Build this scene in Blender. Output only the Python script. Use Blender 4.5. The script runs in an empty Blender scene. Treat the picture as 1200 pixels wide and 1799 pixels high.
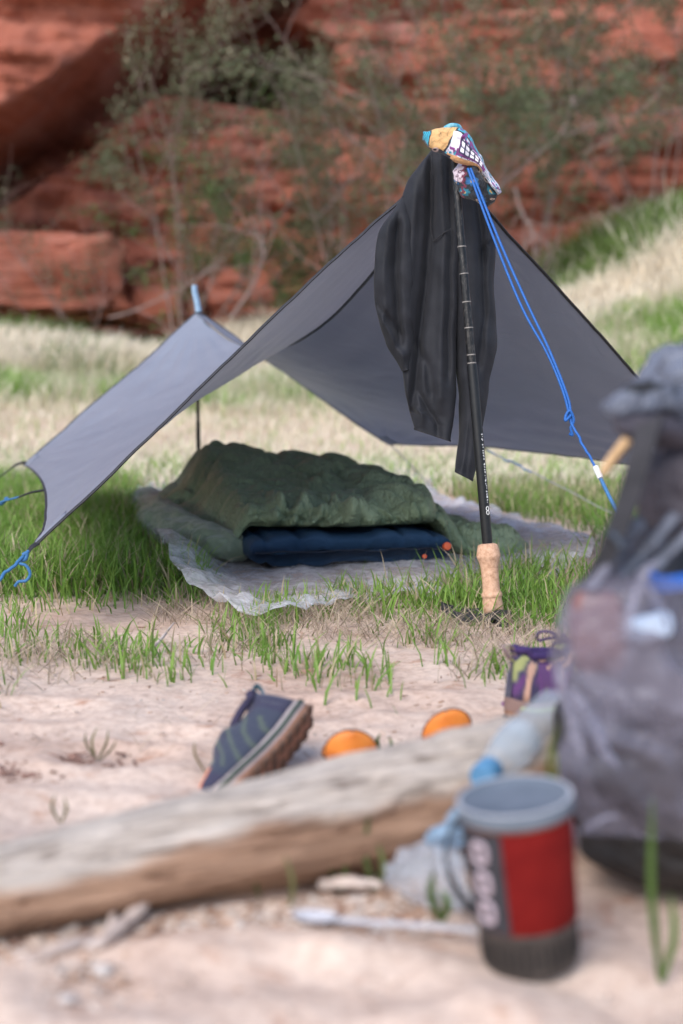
import bpy, math, random
import numpy as np
from math import radians, sin, cos, pi, sqrt
from mathutils import Vector

# ------------------------------------------------------------------ camera, world, sun, exposure
scene = bpy.context.scene
COL = scene.collection
F_PX, CX, CY = 2498.6, 600.0, 899.5          # photo pixels (1200 x 1799), 50 mm on 36 mm high sensor
CAM_Z = 0.57
PITCH = math.atan((CY - 643.0) / F_PX)       # camera looks this far below the horizon
FOCUS = 3.20

cam_data = bpy.data.cameras.new('camera')
cam = bpy.data.objects.new('camera', cam_data)
COL.objects.link(cam)
cam.location = (0, 0, CAM_Z)
cam.rotation_euler = (pi / 2 - PITCH, 0, 0)
cam_data.sensor_fit = 'VERTICAL'
cam_data.sensor_height = 36.0
cam_data.lens = 50.0
cam_data.clip_start = 0.05
cam_data.clip_end = 500
cam_data.dof.use_dof = True
cam_data.dof.focus_distance = FOCUS
cam_data.dof.aperture_fstop = 2.3
cam_data.dof.aperture_blades = 0
scene.camera = cam

SUN_EL, SUN_AZ = 43.0, -152.0                 # azimuth: from +Y towards +X
world = bpy.data.worlds.new('World')
scene.world = world
world.use_nodes = True
wn = world.node_tree
sky = wn.nodes.new('ShaderNodeTexSky')
sky.sky_type = 'NISHITA'
sky.sun_disc = False
sky.sun_elevation = radians(SUN_EL)
sky.sun_rotation = radians(SUN_AZ)
sky.air_density = 1.0
sky.dust_density = 1.2
sky.ozone_density = 1.0
wn.links.new(sky.outputs[0], wn.nodes['Background'].inputs[0])
wn.nodes['Background'].inputs[1].default_value = 0.15
sun_data = bpy.data.lights.new('sun', 'SUN')
sun = bpy.data.objects.new('sun', sun_data)
COL.objects.link(sun)
sun_data.energy = 1.5
sun_data.angle = radians(40)
sun_data.color = (1.0, 0.95, 0.88)
_d = Vector((sin(radians(SUN_AZ)) * cos(radians(SUN_EL)), cos(radians(SUN_AZ)) * cos(radians(SUN_EL)), sin(radians(SUN_EL))))
sun.rotation_euler = _d.to_track_quat('Z', 'Y').to_euler()
vs = scene.view_settings
vs.view_transform = 'Standard'
vs.look = 'None'
vs.gamma = 1.0
vs.use_curve_mapping = False
vs.exposure = 0.92
scene.cycles.use_denoising = True
scene.cycles.max_bounces = 10
scene.cycles.transparent_max_bounces = 16

rng = np.random.default_rng(7)
random.seed(7)

# ------------------------------------------------------------------ helpers: projection
_Fv = np.array([0, cos(PITCH), -sin(PITCH)]); _Uv = np.array([0, sin(PITCH), cos(PITCH)])
def ray(px, py):
    return _Fv + np.array([(px - CX) / F_PX, 0, 0]) - _Uv * ((py - CY) / F_PX)
def at(px, py, Y):                            # the point seen at a pixel, at distance Y in front
    d = ray(px, py)
    return np.array([0, 0, CAM_Z]) + d * (Y / d[1])
def gnd(px, py, z=0.0):                       # the point seen at a pixel, at height z
    d = ray(px, py)
    return np.array([0, 0, CAM_Z]) + d * ((z - CAM_Z) / d[2])
def proj(P):
    P = np.asarray(P, float); r = P - np.array([0, 0, CAM_Z])
    w = r @ _Fv
    return CX + F_PX * r[..., 0] / w, CY - F_PX * (r @ _Uv) / w

# ------------------------------------------------------------------ helpers: noise
def _hash(ix, iy, iz, seed):
    h = (ix.astype(np.int64) * 374761393 + iy.astype(np.int64) * 668265263 + iz.astype(np.int64) * 2147483647 + seed * 974711) & 0x7fffffff
    h = ((h ^ (h >> 13)) * 1274126177) & 0x7fffffff
    h = ((h ^ (h >> 16)) * 69069) & 0x7fffffff
    return ((h ^ (h >> 11)) & 0xffff) / 65535.0
def vnoise(p, seed=0):                        # value noise in [-1, 1]
    p = np.asarray(p, float); i = np.floor(p); f = p - i; f = f * f * f * (f * (f * 6 - 15) + 10)
    i = i.astype(np.int64); r = 0
    for a in (0, 1):
        for b in (0, 1):
            for c in (0, 1):
                w = (f[..., 0] if a else 1 - f[..., 0]) * (f[..., 1] if b else 1 - f[..., 1]) * (f[..., 2] if c else 1 - f[..., 2])
                r = r + w * _hash(i[..., 0] + a, i[..., 1] + b, i[..., 2] + c, seed)
    return r * 2 - 1
def fbm(p, octaves=4, seed=0, gain=0.5, lac=2.03):
    p = np.asarray(p, float); s = 0; a = 1
    for k in range(octaves):
        s = s + a * vnoise(p, seed + k * 17); p = p * lac + 11.3; a *= gain
    return s
def P3(x, y, z=0.0):
    x, y, z = np.broadcast_arrays(np.asarray(x, float), np.asarray(y, float), np.asarray(z, float))
    return np.stack([x, y, z], -1)
def sstep(a, b, x):
    t = np.clip((np.asarray(x, float) - a) / (b - a), 0, 1); return t * t * (3 - 2 * t)
def lerp(a, b, t): return a + (b - a) * t
def unit(v): v = np.asarray(v, float); return v / np.linalg.norm(v)
def spline(pts, n):                           # Catmull-Rom through pts, n samples
    pts = np.asarray(pts, float); m = len(pts)
    P = np.vstack([2 * pts[0] - pts[1], pts, 2 * pts[-1] - pts[-2]])
    t = np.linspace(0, m - 1, n); i = np.minimum(t.astype(int), m - 2); u = (t - i)[:, None]
    p0, p1, p2, p3 = P[i], P[i + 1], P[i + 2], P[i + 3]
    return 0.5 * (2 * p1 + (p2 - p0) * u + (2 * p0 - 5 * p1 + 4 * p2 - p3) * u**2 + (3 * p1 - p0 - 3 * p2 + p3) * u**3)

# ------------------------------------------------------------------ helpers: meshes
ORIGIN = {}
def link(name, verts, faces, mat, parent=None, smooth=True, colors=None):
    verts = np.asarray(verts, float).reshape(-1, 3)
    o0 = ORIGIN.get(parent.name, np.zeros(3)) if parent else np.zeros(3)
    me = bpy.data.meshes.new(name)
    me.vertices.add(len(verts)); me.vertices.foreach_set('co', (verts - o0).astype(np.float32).ravel())
    if isinstance(faces, np.ndarray):
        k = faces.shape[1]; nf = len(faces)
        me.loops.add(nf * k); me.loops.foreach_set('vertex_index', faces.astype(np.int32).ravel())
        me.polygons.add(nf); me.polygons.foreach_set('loop_start', np.arange(0, nf * k, k, dtype=np.int32))
    else:
        lt = np.array([len(f) for f in faces], dtype=np.int32); fl = np.concatenate([np.asarray(f, dtype=np.int32) for f in faces])
        me.loops.add(len(fl)); me.loops.foreach_set('vertex_index', fl)
        me.polygons.add(len(lt)); me.polygons.foreach_set('loop_start', np.concatenate([[0], np.cumsum(lt)[:-1]]).astype(np.int32))
    me.update(calc_edges=True); me.validate()
    me.polygons.foreach_set('use_smooth', np.full(len(me.polygons), bool(smooth)))
    if smooth and len(verts) < 5000: me.set_sharp_from_angle(angle=radians(55))
    if colors is not None:
        ca = me.color_attributes.new('tint', 'FLOAT_COLOR', 'POINT')
        c = np.ones((len(verts), 4), np.float32); c[:, :3] = colors
        ca.data.foreach_set('color', c.ravel())
    o = bpy.data.objects.new(name, me); COL.objects.link(o)
    if mat: me.materials.append(mat)
    if parent: o.parent = parent; ORIGIN[o.name] = o0
    return o
def tag(o, label, cat, group=None, kind=None):
    o['label'] = label; o['category'] = cat
    if group: o['group'] = group
    if kind: o['kind'] = kind
    return o
def struct(o, label=None):
    o['kind'] = 'structure'
    if label: o['label'] = label
    return o
def thing(name, label, cat, loc=(0, 0, 0), group=None):
    o = bpy.data.objects.new(name, None); COL.objects.link(o); o.empty_display_size = 0.05
    o.location = loc; ORIGIN[o.name] = np.array(loc, float)
    return tag(o, label, cat, group)
def join(parts):                              # [(verts, faces)] -> one verts, faces
    V, Fc, n = [], [], 0
    for v, f in parts:
        v = np.asarray(v, float).reshape(-1, 3)
        V.append(v); Fc += [[i + n for i in q] for q in f]; n += len(v)
    return np.vstack(V), Fc
def gridfaces(nu, nv, wrap_u=False, wrap_v=False, off=0):
    iu = np.arange(nu if wrap_u else nu - 1); iv = np.arange(nv if wrap_v else nv - 1)
    a, b = np.meshgrid(iu, iv, indexing='ij'); a = a.ravel(); b = b.ravel(); a1 = (a + 1) % nu; b1 = (b + 1) % nv
    return np.stack([a * nv + b, a1 * nv + b, a1 * nv + b1, a * nv + b1], 1) + off
def loft(rings, caps=True):                   # rings (n, m, 3), closed round
    rings = np.asarray(rings, float); n, m = rings.shape[:2]
    f = [list(q) for q in gridfaces(n, m, False, True)]
    f = [q[::-1] for q in f]
    if caps:
        f.append(list(range(m))); f.append([(n - 1) * m + i for i in range(m)][::-1])
    return rings.reshape(-1, 3), f
def tube(path, rad, m=8, caps=True, flat=None):
    path = np.asarray(path, float); n = len(path)
    rad = np.full(n, rad, float) if np.isscalar(rad) else np.asarray(rad, float)
    T = np.gradient(path, axis=0); T /= np.linalg.norm(T, axis=1)[:, None] + 1e-12
    up = np.array([0, 0, 1.0]) if abs(T[0][2]) < 0.9 else np.array([1.0, 0, 0])
    N = np.cross(T[0], up); N /= np.linalg.norm(N); rings = []
    a = np.linspace(0, 2 * pi, m, endpoint=False)
    for i in range(n):
        N = N - T[i] * (N @ T[i]); N /= np.linalg.norm(N) + 1e-12; B = np.cross(T[i], N)
        fl = 1.0 if flat is None else flat
        rings.append(path[i] + rad[i] * (np.cos(a)[:, None] * N + fl * np.sin(a)[:, None] * B))
    return loft(rings, caps)
def lathe(profile, m=40, axis=None, base=(0, 0, 0), caps=True):   # profile [(r, h)]
    ax = unit(axis if axis is not None else (0, 0, 1)); t = unit(np.cross(ax, (0.2, 1, 0.1))); b = np.cross(ax, t)
    a = np.linspace(0, 2 * pi, m, endpoint=False)
    rings = [np.asarray(base, float) + h * ax + r * (np.cos(a)[:, None] * t + np.sin(a)[:, None] * b) for r, h in profile]
    v, f = loft(rings, caps)
    return v, [q[::-1] for q in f]
def ribbon(path, width_vec, th=0.0015):       # flat strap along a path: width_vec (3,) or (n,3) half width
    path = np.asarray(path, float); n = len(path)
    W = np.broadcast_to(np.asarray(width_vec, float), (n, 3)); T = np.gradient(path, axis=0)
    N = np.cross(T, W); N /= np.linalg.norm(N, axis=1)[:, None] + 1e-12
    return loft(np.stack([path - W - N * th, path + W - N * th, path + W + N * th, path - W + N * th], 1), True)

# ------------------------------------------------------------------ helpers: materials
def mat(name, color=(0.5, 0.5, 0.5), rough=0.6, **k):
    m = bpy.data.materials.new(name); m.use_nodes = True; nt = m.node_tree; b = nt.nodes['Principled BSDF']
    b.inputs['Base Color'].default_value = (*color, 1); b.inputs['Roughness'].default_value = rough
    for key, v in k.items():
        n = {'spec': 'Specular IOR Level', 'metal': 'Metallic', 'alpha': 'Alpha', 'trans': 'Transmission Weight', 'sheen': 'Sheen Weight', 'ior': 'IOR', 'coat': 'Coat Weight', 'sss': 'Subsurface Weight'}[key]
        b.inputs[n].default_value = v
    return m
def nodes(m): return m.node_tree, m.node_tree.nodes['Principled BSDF']
def texco(nt, kind='Object', scale=(1, 1, 1)):
    t = nt.nodes.new('ShaderNodeTexCoord'); mp = nt.nodes.new('ShaderNodeMapping'); mp.inputs['Scale'].default_value = scale
    nt.links.new(t.outputs[kind], mp.inputs[0]); return mp.outputs[0]
def noise(nt, vec, scale, detail=5, rough=0.55, dist=0.0):
    n = nt.nodes.new('ShaderNodeTexNoise'); n.inputs['Scale'].default_value = scale; n.inputs['Detail'].default_value = detail
    n.inputs['Roughness'].default_value = rough; n.inputs['Distortion'].default_value = dist
    nt.links.new(vec, n.inputs['Vector']); return n.outputs[0]
def ramp(nt, fac, stops):
    r = nt.nodes.new('ShaderNodeValToRGB'); el = r.color_ramp.elements
    while len(el) < len(stops): el.new(0.5)
    for e, (p, c) in zip(el, stops): e.position = p; e.color = (*c, 1)
    nt.links.new(fac, r.inputs[0]); return r.outputs[0]
def bump(nt, b, height, strength=0.3, dist=0.01, prev=None):
    n = nt.nodes.new('ShaderNodeBump'); n.inputs['Strength'].default_value = strength; n.inputs['Distance'].default_value = dist
    nt.links.new(height, n.inputs['Height'])
    if prev is not None: nt.links.new(prev, n.inputs['Normal'])
    nt.links.new(n.outputs[0], b.inputs['Normal']); return n.outputs[0]
def mixc(nt, fac, a, b, blend='MIX'):
    n = nt.nodes.new('ShaderNodeMix'); n.data_type = 'RGBA'; n.blend_type = blend
    for s, v in ((0, fac), (6, a), (7, b)):
        if hasattr(v, 'links'): nt.links.new(v, n.inputs[s])
        elif s == 0: n.inputs[0].default_value = v
        else: n.inputs[s].default_value = (*v, 1)
    return n.outputs[2]
def noisy(name, c1, c2, scale=20, rough=0.7, bstr=0.3, bdist=0.003, bscale=None, stretch=(1, 1, 1), lo=0.35, hi=0.65, **k):
    m = mat(name, c1, rough, **k); nt, b = nodes(m); v = texco(nt, 'Object', stretch)
    nt.links.new(ramp(nt, noise(nt, v, scale, 6), [(lo, c1), (hi, c2)]), b.inputs['Base Color'])
    if bstr: bump(nt, b, noise(nt, v, bscale or scale * 4, 6, 0.6), bstr, bdist)
    return m
def tinted(name, rough=0.6, translucent=0.0, gain=1.0, **k):    # colour from the mesh attribute, optional light through it
    m = mat(name, (1, 1, 1), rough, **k); nt, b = nodes(m)
    a = nt.nodes.new('ShaderNodeVertexColor'); a.layer_name = 'tint'
    nt.links.new(a.outputs[0], b.inputs['Base Color'])
    if translucent:
        t = nt.nodes.new('ShaderNodeBsdfTranslucent'); nt.links.new(a.outputs[0], t.inputs[0])
        mx = nt.nodes.new('ShaderNodeMixShader'); mx.inputs[0].default_value = translucent
        nt.links.new(b.outputs[0], mx.inputs[1]); nt.links.new(t.outputs[0], mx.inputs[2])
        nt.links.new(mx.outputs[0], nt.nodes['Material Output'].inputs[0])
    return m
def see_through_film(name, color, film, rough=0.3, bscale=30, bstr=0.5, bdist=0.004, vary=0.15):   # thin plastic: part of the light passes straight on
    m = mat(name, color, rough); nt, b = nodes(m); v = texco(nt)
    n1 = noise(nt, v, bscale, 4, 0.6, 0.6); bump(nt, b, n1, bstr, bdist)
    tr = nt.nodes.new('ShaderNodeBsdfTransparent'); mx = nt.nodes.new('ShaderNodeMixShader')
    r = nt.nodes.new('ShaderNodeMapRange'); nt.links.new(noise(nt, v, bscale * 0.5, 4, 0.65, 1.0), r.inputs[0])
    r.inputs[1].default_value = 0.3; r.inputs[2].default_value = 0.7; r.inputs[3].default_value = film - vary; r.inputs[4].default_value = film + vary
    nt.links.new(r.outputs[0], mx.inputs[0]); nt.links.new(tr.outputs[0], mx.inputs[1])
    tl = nt.nodes.new('ShaderNodeBsdfTranslucent'); tl.inputs[0].default_value = (*color, 1)
    m2 = nt.nodes.new('ShaderNodeMixShader'); m2.inputs[0].default_value = 0.3
    nt.links.new(b.outputs[0], m2.inputs[1]); nt.links.new(tl.outputs[0], m2.inputs[2]); nt.links.new(m2.outputs[0], mx.inputs[2])
    nt.links.new(mx.outputs[0], nt.nodes['Material Output'].inputs[0])
    return m

# ================================================================== SETTING: ground and cliff
def bank(x, y):
    x = np.asarray(x, float); y = np.asarray(y, float)
    t = sstep(8.5, 17.5, y)
    return t * (0.55 + 1.75 * sstep(0.2, 5.0, x) + 0.25 * sstep(-2, -8, x)) + 0.6 * sstep(17, 26, y)
def gz(x, y):                                  # ground height
    near = sstep(7, 3, y)
    P = P3(x, y)
    lump = 0.010 * fbm(P * 2.2, 3, 3) + near * 0.004 * fbm(P * 9, 3, 5)
    return bank(x, y) + lump * (1 + 4 * sstep(7, 14, y)) - 0.004

def build_ground():
    ny, nx = 560, 420
    t = np.linspace(0, 1, ny); y = -40 + 41 * sstep(0, 0.08, t) * (t < 0.08) if False else None
    yn = np.concatenate([np.linspace(-60, 0.6, 30, endpoint=False), np.linspace(0.6, 4.6, 330, endpoint=False), 4.6 * (140 / 4.6) ** np.linspace(0, 1, 200)])
    xs = np.linspace(-1, 1, nx); x = np.sign(xs) * (np.abs(xs) * 1.3 + (np.abs(xs) ** 7) * 120)
    X, Y = np.meshgrid(x, yn, indexing='xy')
    Z = gz(X, Y)
    # scuffed hollows of footsteps in the near sand
    for (px, py, r, d) in [(220, 1735, .07, .010), (430, 1700, .06, .009), (520, 1760, .09, .010), (650, 1720, .06, .008), (200, 1330, .07, .012), (120, 1440, .09, .010), (300, 1290, .06, .010), (700, 1230, .07, .008), (1110, 1760, .07, .009), (940, 1765, .05, -.006), (60, 1250, .08, .012), (560, 1240, .07, .010)]:
        c = gnd(px, py); q = np.hypot((X - c[0]) / 1.3, Y - c[1]) / r
        Z -= d * np.exp(-q ** 2 * 2) - d * 0.6 * np.exp(-((q - 1.25) / 0.35) ** 2)
    m = mat('sand', (0.55, 0.4, 0.36), 0.9, spec=0.2); nt, b = nodes(m); v = texco(nt)
    c1 = ramp(nt, noise(nt, v, 2.2, 6, 0.6, 0.4), [(0.32, (0.56, 0.390, 0.305)), (0.5, (0.68, 0.515, 0.415)), (0.68, (0.73, 0.585, 0.485))])
    c2 = ramp(nt, noise(nt, v, 60, 5, 0.65), [(0.3, (0.66, 0.6, 0.58)), (0.58, (1, 1, 1))])
    c3 = ramp(nt, noise(nt, v, 9, 5, 0.7, 0.6), [(0.30, (0.70, 0.52, 0.44)), (0.42, (1, 1, 1))])
    nt.links.new(mixc(nt, 1.0, mixc(nt, 0.8, c1, c2, 'MULTIPLY'), c3, 'MULTIPLY'), b.inputs['Base Color'])
    n1 = bump(nt, b, noise(nt, v, 14, 6, 0.6), 0.5, 0.02)
    bump(nt, b, noise(nt, v, 160, 5, 0.7), 0.45, 0.003, n1)
    g = link('ground', np.stack([X, Y, Z], -1), gridfaces(len(yn), nx)[:, ::-1], m)
    struct(g)
build_ground()

def cliff_y(x, z):
    P = P3(x * 0.22, 0, z * 0.22)
    y = 20.3 + 0.9 * vnoise(P, 31) + 0.13 * (z - 2) * sstep(1, 8, z) + 0.02 * x
    zz = z + 0.35 * fbm(P3(x * 0.18, 3, z * 0.15), 3, 41) + 0.03 * x
    # beds of rock: ledges that step back with height, with undercut joints between them
    for per, amp, sd in ((1.55, 0.55, 1), (0.62, 0.22, 2), (0.27, 0.09, 3)):
        q = zz / per + 0.5 * vnoise(P3(x * 0.25, sd, 0), 51 + sd); f = q - np.floor(q)
        cut = 1 - sstep(0.0, 0.22, f) + 0.35 * sstep(0.75, 1.0, f)
        w = 0.55 + 0.45 * vnoise(P3(x * 0.35, np.floor(q) * 3.7, sd), 61)
        y = y + amp * cut * w
    y = y + 0.30 * fbm(P3(x * 0.9, 0, z * 1.6), 4, 71) + 0.07 * np.abs(fbm(P3(x * 3.2, 0, z * 5.0), 3, 75))
    # the big bulging slab upper on one side and the deep alcove under its rim
    rim = 3.42 + 0.80 * (x + 4.56) + 0.12 * vnoise(P3(x * 0.8, 0, 0), 81) + 0.05 * vnoise(P3(x * 3, 0, 0), 82)
    slab = sstep(-0.04, 0.14, z - rim) * sstep(1.6, -1.2, x)
    dz = rim - z                                                   # depth below the rim
    under = sstep(-0.02, 0.10, dz) * sstep(0.85, 0.25, dz) * sstep(0.8, -0.8, x) * sstep(-9, -5.5, x)
    y = y - 1.2 * slab + 1.9 * under * (1 - slab)
    brow = np.minimum(rim, 5.55 - 0.22 * (x + 1.3) ** 2 + 0.10 * vnoise(P3(x * 1.5, 0, 0), 83))
    alc = sstep(0.08, -0.05, z - brow) * sstep(4.25, 4.75, z) * np.exp(-((x + 1.75) / 1.45) ** 8)
    y = y + 4.5 * alc * (1 - slab)
    return y
def build_cliff():
    xs = np.concatenate([np.linspace(-26, -9, 120, endpoint=False), np.linspace(-9, 9, 420), np.linspace(9, 26, 121)[1:]]); zs = np.linspace(-0.6, 13, 330)
    X, Zz = np.meshgrid(xs, zs, indexing='ij'); Yy = cliff_y(X, Zz)
    Zb = Zz + np.where(Zz < 0, 0, 0)
    V = np.stack([X, Yy, Zb], -1)
    m = mat('sandstone', (0.4, 0.13, 0.07), 0.9, spec=0.15); nt, b = nodes(m); v = texco(nt)
    vs_ = texco(nt, 'Object', (0.35, 0.35, 3.0))
    c = ramp(nt, noise(nt, vs_, 1.3, 6, 0.6, 0.5), [(0.25, (0.20, 0.060, 0.038)), (0.5, (0.32, 0.105, 0.068)), (0.75, (0.42, 0.170, 0.122))])
    stain = ramp(nt, noise(nt, texco(nt, 'Object', (1.5, 1.5, 0.25)), 0.8, 5, 0.65), [(0.3, (0.45, 0.40, 0.40)), (0.5, (1, 1, 1))])
    patch = ramp(nt, noise(nt, v, 0.9, 5, 0.6), [(0.5, (0, 0, 0)), (0.72, (0.5, 0.5, 0.5))])
    cc = mixc(nt, 0.8, mixc(nt, patch, c, (0.36, 0.21, 0.19)), stain, 'MULTIPLY')
    nt.links.new(cc, b.inputs['Base Color'])
    bump(nt, b, noise(nt, vs_, 5, 8, 0.65), 0.7, 0.10)
    o = link('cliff', V, gridfaces(len(xs), len(zs)), m)
    struct(o)
    # the top and the flank run on behind so the wall is a mass, not a sheet
    top = []
    for k, dy in enumerate((0, 6, 40)):
        top.append(np.stack([xs, Yy[:, -1] + dy, np.full(len(xs), 13.0) + (0 if k == 0 else 1.2)], -1))
    t = link('cliff_top', np.stack(top, 0), gridfaces(3, len(xs)), m); struct(t)
build_cliff()

# ================================================================== TARP SHELTER
BLK = noisy('black_webbing', (0.012, 0.012, 0.014), (0.022, 0.022, 0.026), 300, 0.75, 0.4, 0.001)
def tarp_material():
    m = mat('coated_nylon', (0.22, 0.22, 0.27), 0.42, spec=0.45); nt, b = nodes(m); v = texco(nt)
    base = ramp(nt, noise(nt, v, 5, 5, 0.6), [(0.3, (0.255, 0.28, 0.35)), (0.7, (0.295, 0.32, 0.39))])
    nt.links.new(base, b.inputs['Base Color'])
    n1 = bump(nt, b, noise(nt, texco(nt, 'Object', (1, 1, 1)), 7, 4, 0.6, 1.0), 0.25, 0.02)
    vo = nt.nodes.new('ShaderNodeTexBrick'); vo.offset = 0.0
    for i, val in ((5, 0.012),): pass
    vo.inputs['Scale'].default_value = 1.0; vo.inputs['Mortar Size'].default_value = 0.0006
    vo.inputs['Brick Width'].default_value = 0.006; vo.inputs['Row Height'].default_value = 0.006
    vo.inputs['Color1'].default_value = (0, 0, 0, 1); vo.inputs['Color2'].default_value = (0, 0, 0, 1); vo.inputs['Mortar'].default_value = (1, 1, 1, 1)
    uvm = nt.nodes.new('ShaderNodeUVMap'); nt.links.new(uvm.outputs[0], vo.inputs['Vector'])
    bump(nt, b, vo.outputs[0], 0.25, 0.0008, n1)
    t = nt.nodes.new('ShaderNodeBsdfTranslucent'); t.inputs[0].default_value = (0.24, 0.235, 0.28, 1)
    mx = nt.nodes.new('ShaderNodeMixShader'); mx.inputs[0].default_value = 0.24
    nt.links.new(b.outputs[0], mx.inputs[1]); nt.links.new(t.outputs[0], mx.inputs[2])
    nt.links.new(mx.outputs[0], nt.nodes['Material Output'].inputs[0])
    return m
TP = at(784, 284, 3.42)                        # front peak
TA = at(345, 546, 5.60)                        # rear peak
TFL = at(61, 962, 2.98); TRL = at(41, 815, 5.05)
TFR = at(1292, 852, 3.88); TRR = at(682, 782, 5.75)
def edge(a, b, sag, n=60, skew=0.0):
    t = np.linspace(0, 1, n)[:, None]; s = 4 * t * (1 - t) * (1 + skew * (2 * t - 1))
    return a + (b - a) * t + s * np.asarray(sag, float)
def coons(c0, c1, d0, d1):
    n = len(c0); m = len(d0); u = np.linspace(0, 1, n)[:, None, None]; v = np.linspace(0, 1, m)[None, :, None]
    S = (1 - v) * c0[:, None] + v * c1[:, None] + (1 - u) * d0[None] + u * d1[None]
    S -= (1 - u) * (1 - v) * c0[0] + u * (1 - v) * c0[-1] + (1 - u) * v * c1[0] + u * v * c1[-1]
    return S
def panel(name, S, m, parent, seed):
    nu, nv = S.shape[:2]
    u = np.linspace(0, 1, nu)[:, None]; v = np.linspace(0, 1, nv)[None, :]
    N = np.cross(np.gradient(S, axis=0), np.gradient(S, axis=1)); N /= np.linalg.norm(N, axis=2)[..., None] + 1e-9
    # stress creases fan out of the pulled corners, a soft belly between them
    w = 0
    for (cu, cv) in ((0, 0), (1, 0), (0, 1), (1, 1)):
        du = (u - cu); dv = (v - cv) * 0.8; r = np.sqrt(du ** 2 + dv ** 2) + 1e-6; a = np.arctan2(dv, du)
        w = w + 0.0055 * np.sin(a * 23 + seed + cu * 3) * np.exp(-r * 4.0) * np.clip(r * 9, 0, 1)
    w = w + 0.0035 * fbm(P3(u * 6, v * 6, seed), 3, seed) + 0.0014 * np.abs(fbm(P3(u * 26 + v * 9, v * 22, seed), 3, seed + 2))
    S = S + N * w[..., None]
    o = link(name, S, gridfaces(nu, nv), m, parent)
    uv = o.data.uv_layers.new(name='UVMap'); li = np.empty(len(o.data.loops), np.int32); o.data.loops.foreach_get('vertex_index', li)
    UV = np.stack(np.broadcast_arrays(u * 1.7, v * 1.2), -1).reshape(-1, 2)[li]
    uv.data.foreach_set('uv', UV.astype(np.float32).ravel())
    return S
def build_tarp():
    t = thing('tarp_shelter', 'grey nylon tarp pitched as an open shelter over the sleeping quilt', 'tarp', (TP[0], TP[1], 0))
    m = tarp_material()
    ridge = edge(TA, TP, (0, 0, -0.272), 90, 0.0)
    bl = edge(TRL, TFL, (0.050, 0.0, 0.015), 90); rl = edge(TA, TRL, (0.0, 0.0, -0.012), 60); fl = edge(TP, TFL, (0.004, 0, 0.02), 60)
    SL = panel('panel', coons(ridge, bl, rl, fl), m, t, 3)
    br = edge(TRR, TFR, (0.0, 0.02, 0.03), 90); rr = edge(TA, TRR, (0, 0, 0.0), 60); fr = edge(TP, TFR, (0, 0.0, -0.005), 60)
    SR = panel('panel', coons(ridge, br, rr, fr), m, t, 9)
    dark = noisy('edge_tape', (0.016, 0.016, 0.02), (0.03, 0.03, 0.036), 120, 0.7, 0.3, 0.001)
    for S in (SL, SR):
        for e, w in ((S[-1], 0.0055), (S[0], 0.0045), (S[:, -1], 0.004)):
            v, f = tube(e, w, 6, flat=0.6); link('edge_binding', v, f, dark, t)
    seam = noisy('seam_tape', (0.05, 0.06, 0.075), (0.09, 0.10, 0.12), 80, 0.5, 0.2, 0.001)
    e = SL[:, 0] + np.array([0, 0, -0.004]); v, f = tube(e, 0.006, 6, flat=0.5); link('ridge_seam', v, f, seam, t)
    # sleeve that stands on the rear peak
    slv = noisy('sleeve_cloth', (0.22, 0.33, 0.46), (0.30, 0.42, 0.55), 40, 0.6, 0.3, 0.002)
    p = spline([at(349, 548, 5.59), at(346, 530, 5.59), at(342, 512, 5.59), at(342, 501, 5.59)], 14)
    v, f = tube(p, np.linspace(0.023, 0.020, 14), 14, flat=0.55); link('peak_sleeve', v, f, slv, t)
    # sewn reinforcement patches at the pulled corners and mid points
    pm = noisy('patch_cloth', (0.22, 0.24, 0.30), (0.25, 0.275, 0.335), 60, 0.5, 0.3, 0.001)
    def patch(S, iu, iv, r, nside):
        U, Vv = S.shape[:2]; us = np.clip(np.arange(iu - r, iu + r + 1), 0, U - 1); vs2 = np.clip(np.arange(iv - r, iv + r + 1), 0, Vv - 1)
        us = np.unique(us); vs2 = np.unique(vs2); G = S[np.ix_(us, vs2)]; N = np.cross(np.gradient(G, axis=0), np.gradient(G, axis=1)); N /= np.linalg.norm(N, axis=2)[..., None] + 1e-9
        o = link('corner_patch', G + N * .0015 * nside, gridfaces(len(us), len(vs2)), pm, t); md = o.modifiers.new('thick', 'SOLIDIFY'); md.thickness = .0006
    for S, nside in ((SL, 1), (SL, -1)):
        pass
    def outward(S):
        c = S[45, 30]; n = np.cross(S[46, 30] - S[44, 30], S[45, 31] - S[45, 29]); return 1 if n[2] > 0 else -1
    for S in (SL, SR):
        so = outward(S) * (1 if S is SL else -1)
        for (iu, iv) in ((0, 59), (89, 59)):
            patch(S, iu, iv, 4 if iv else 5, so)
    # webbing loops at the tie-outs
    def loop(a, b, w=0.006):
        v, f = tube(spline([a, (np.asarray(a) * .5 + np.asarray(b) * .5) + np.array([0, 0, 0.004]), b], 8), [w, w, w, w * .9, w * .9, w * .8, w * .7, w * .6], 8, flat=0.5)
        link('tie_out_loop', v, f, BLK, t)
    loop(at(66, 955, 2.985), at(48, 972, 2.96), 0.0075)
    loop(at(44, 812, 5.04), at(20, 822, 5.00), 0.009)
    loop(SL[45, -1], SL[45, -1] + np.array([-0.075, -0.02, -0.02]), 0.007)
    loop(SR[30, -1] + np.array([-0.06, 0, 0.018]), SR[30, -1] + np.array([0.035, -0.02, -0.012]), 0.009)
    loop(TRR + np.array([-0.03, 0, 0.02]), TRR + np.array([0.02, -0.01, -0.006]), 0.008)
    return SL, SR
SL, SR = build_tarp()

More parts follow.
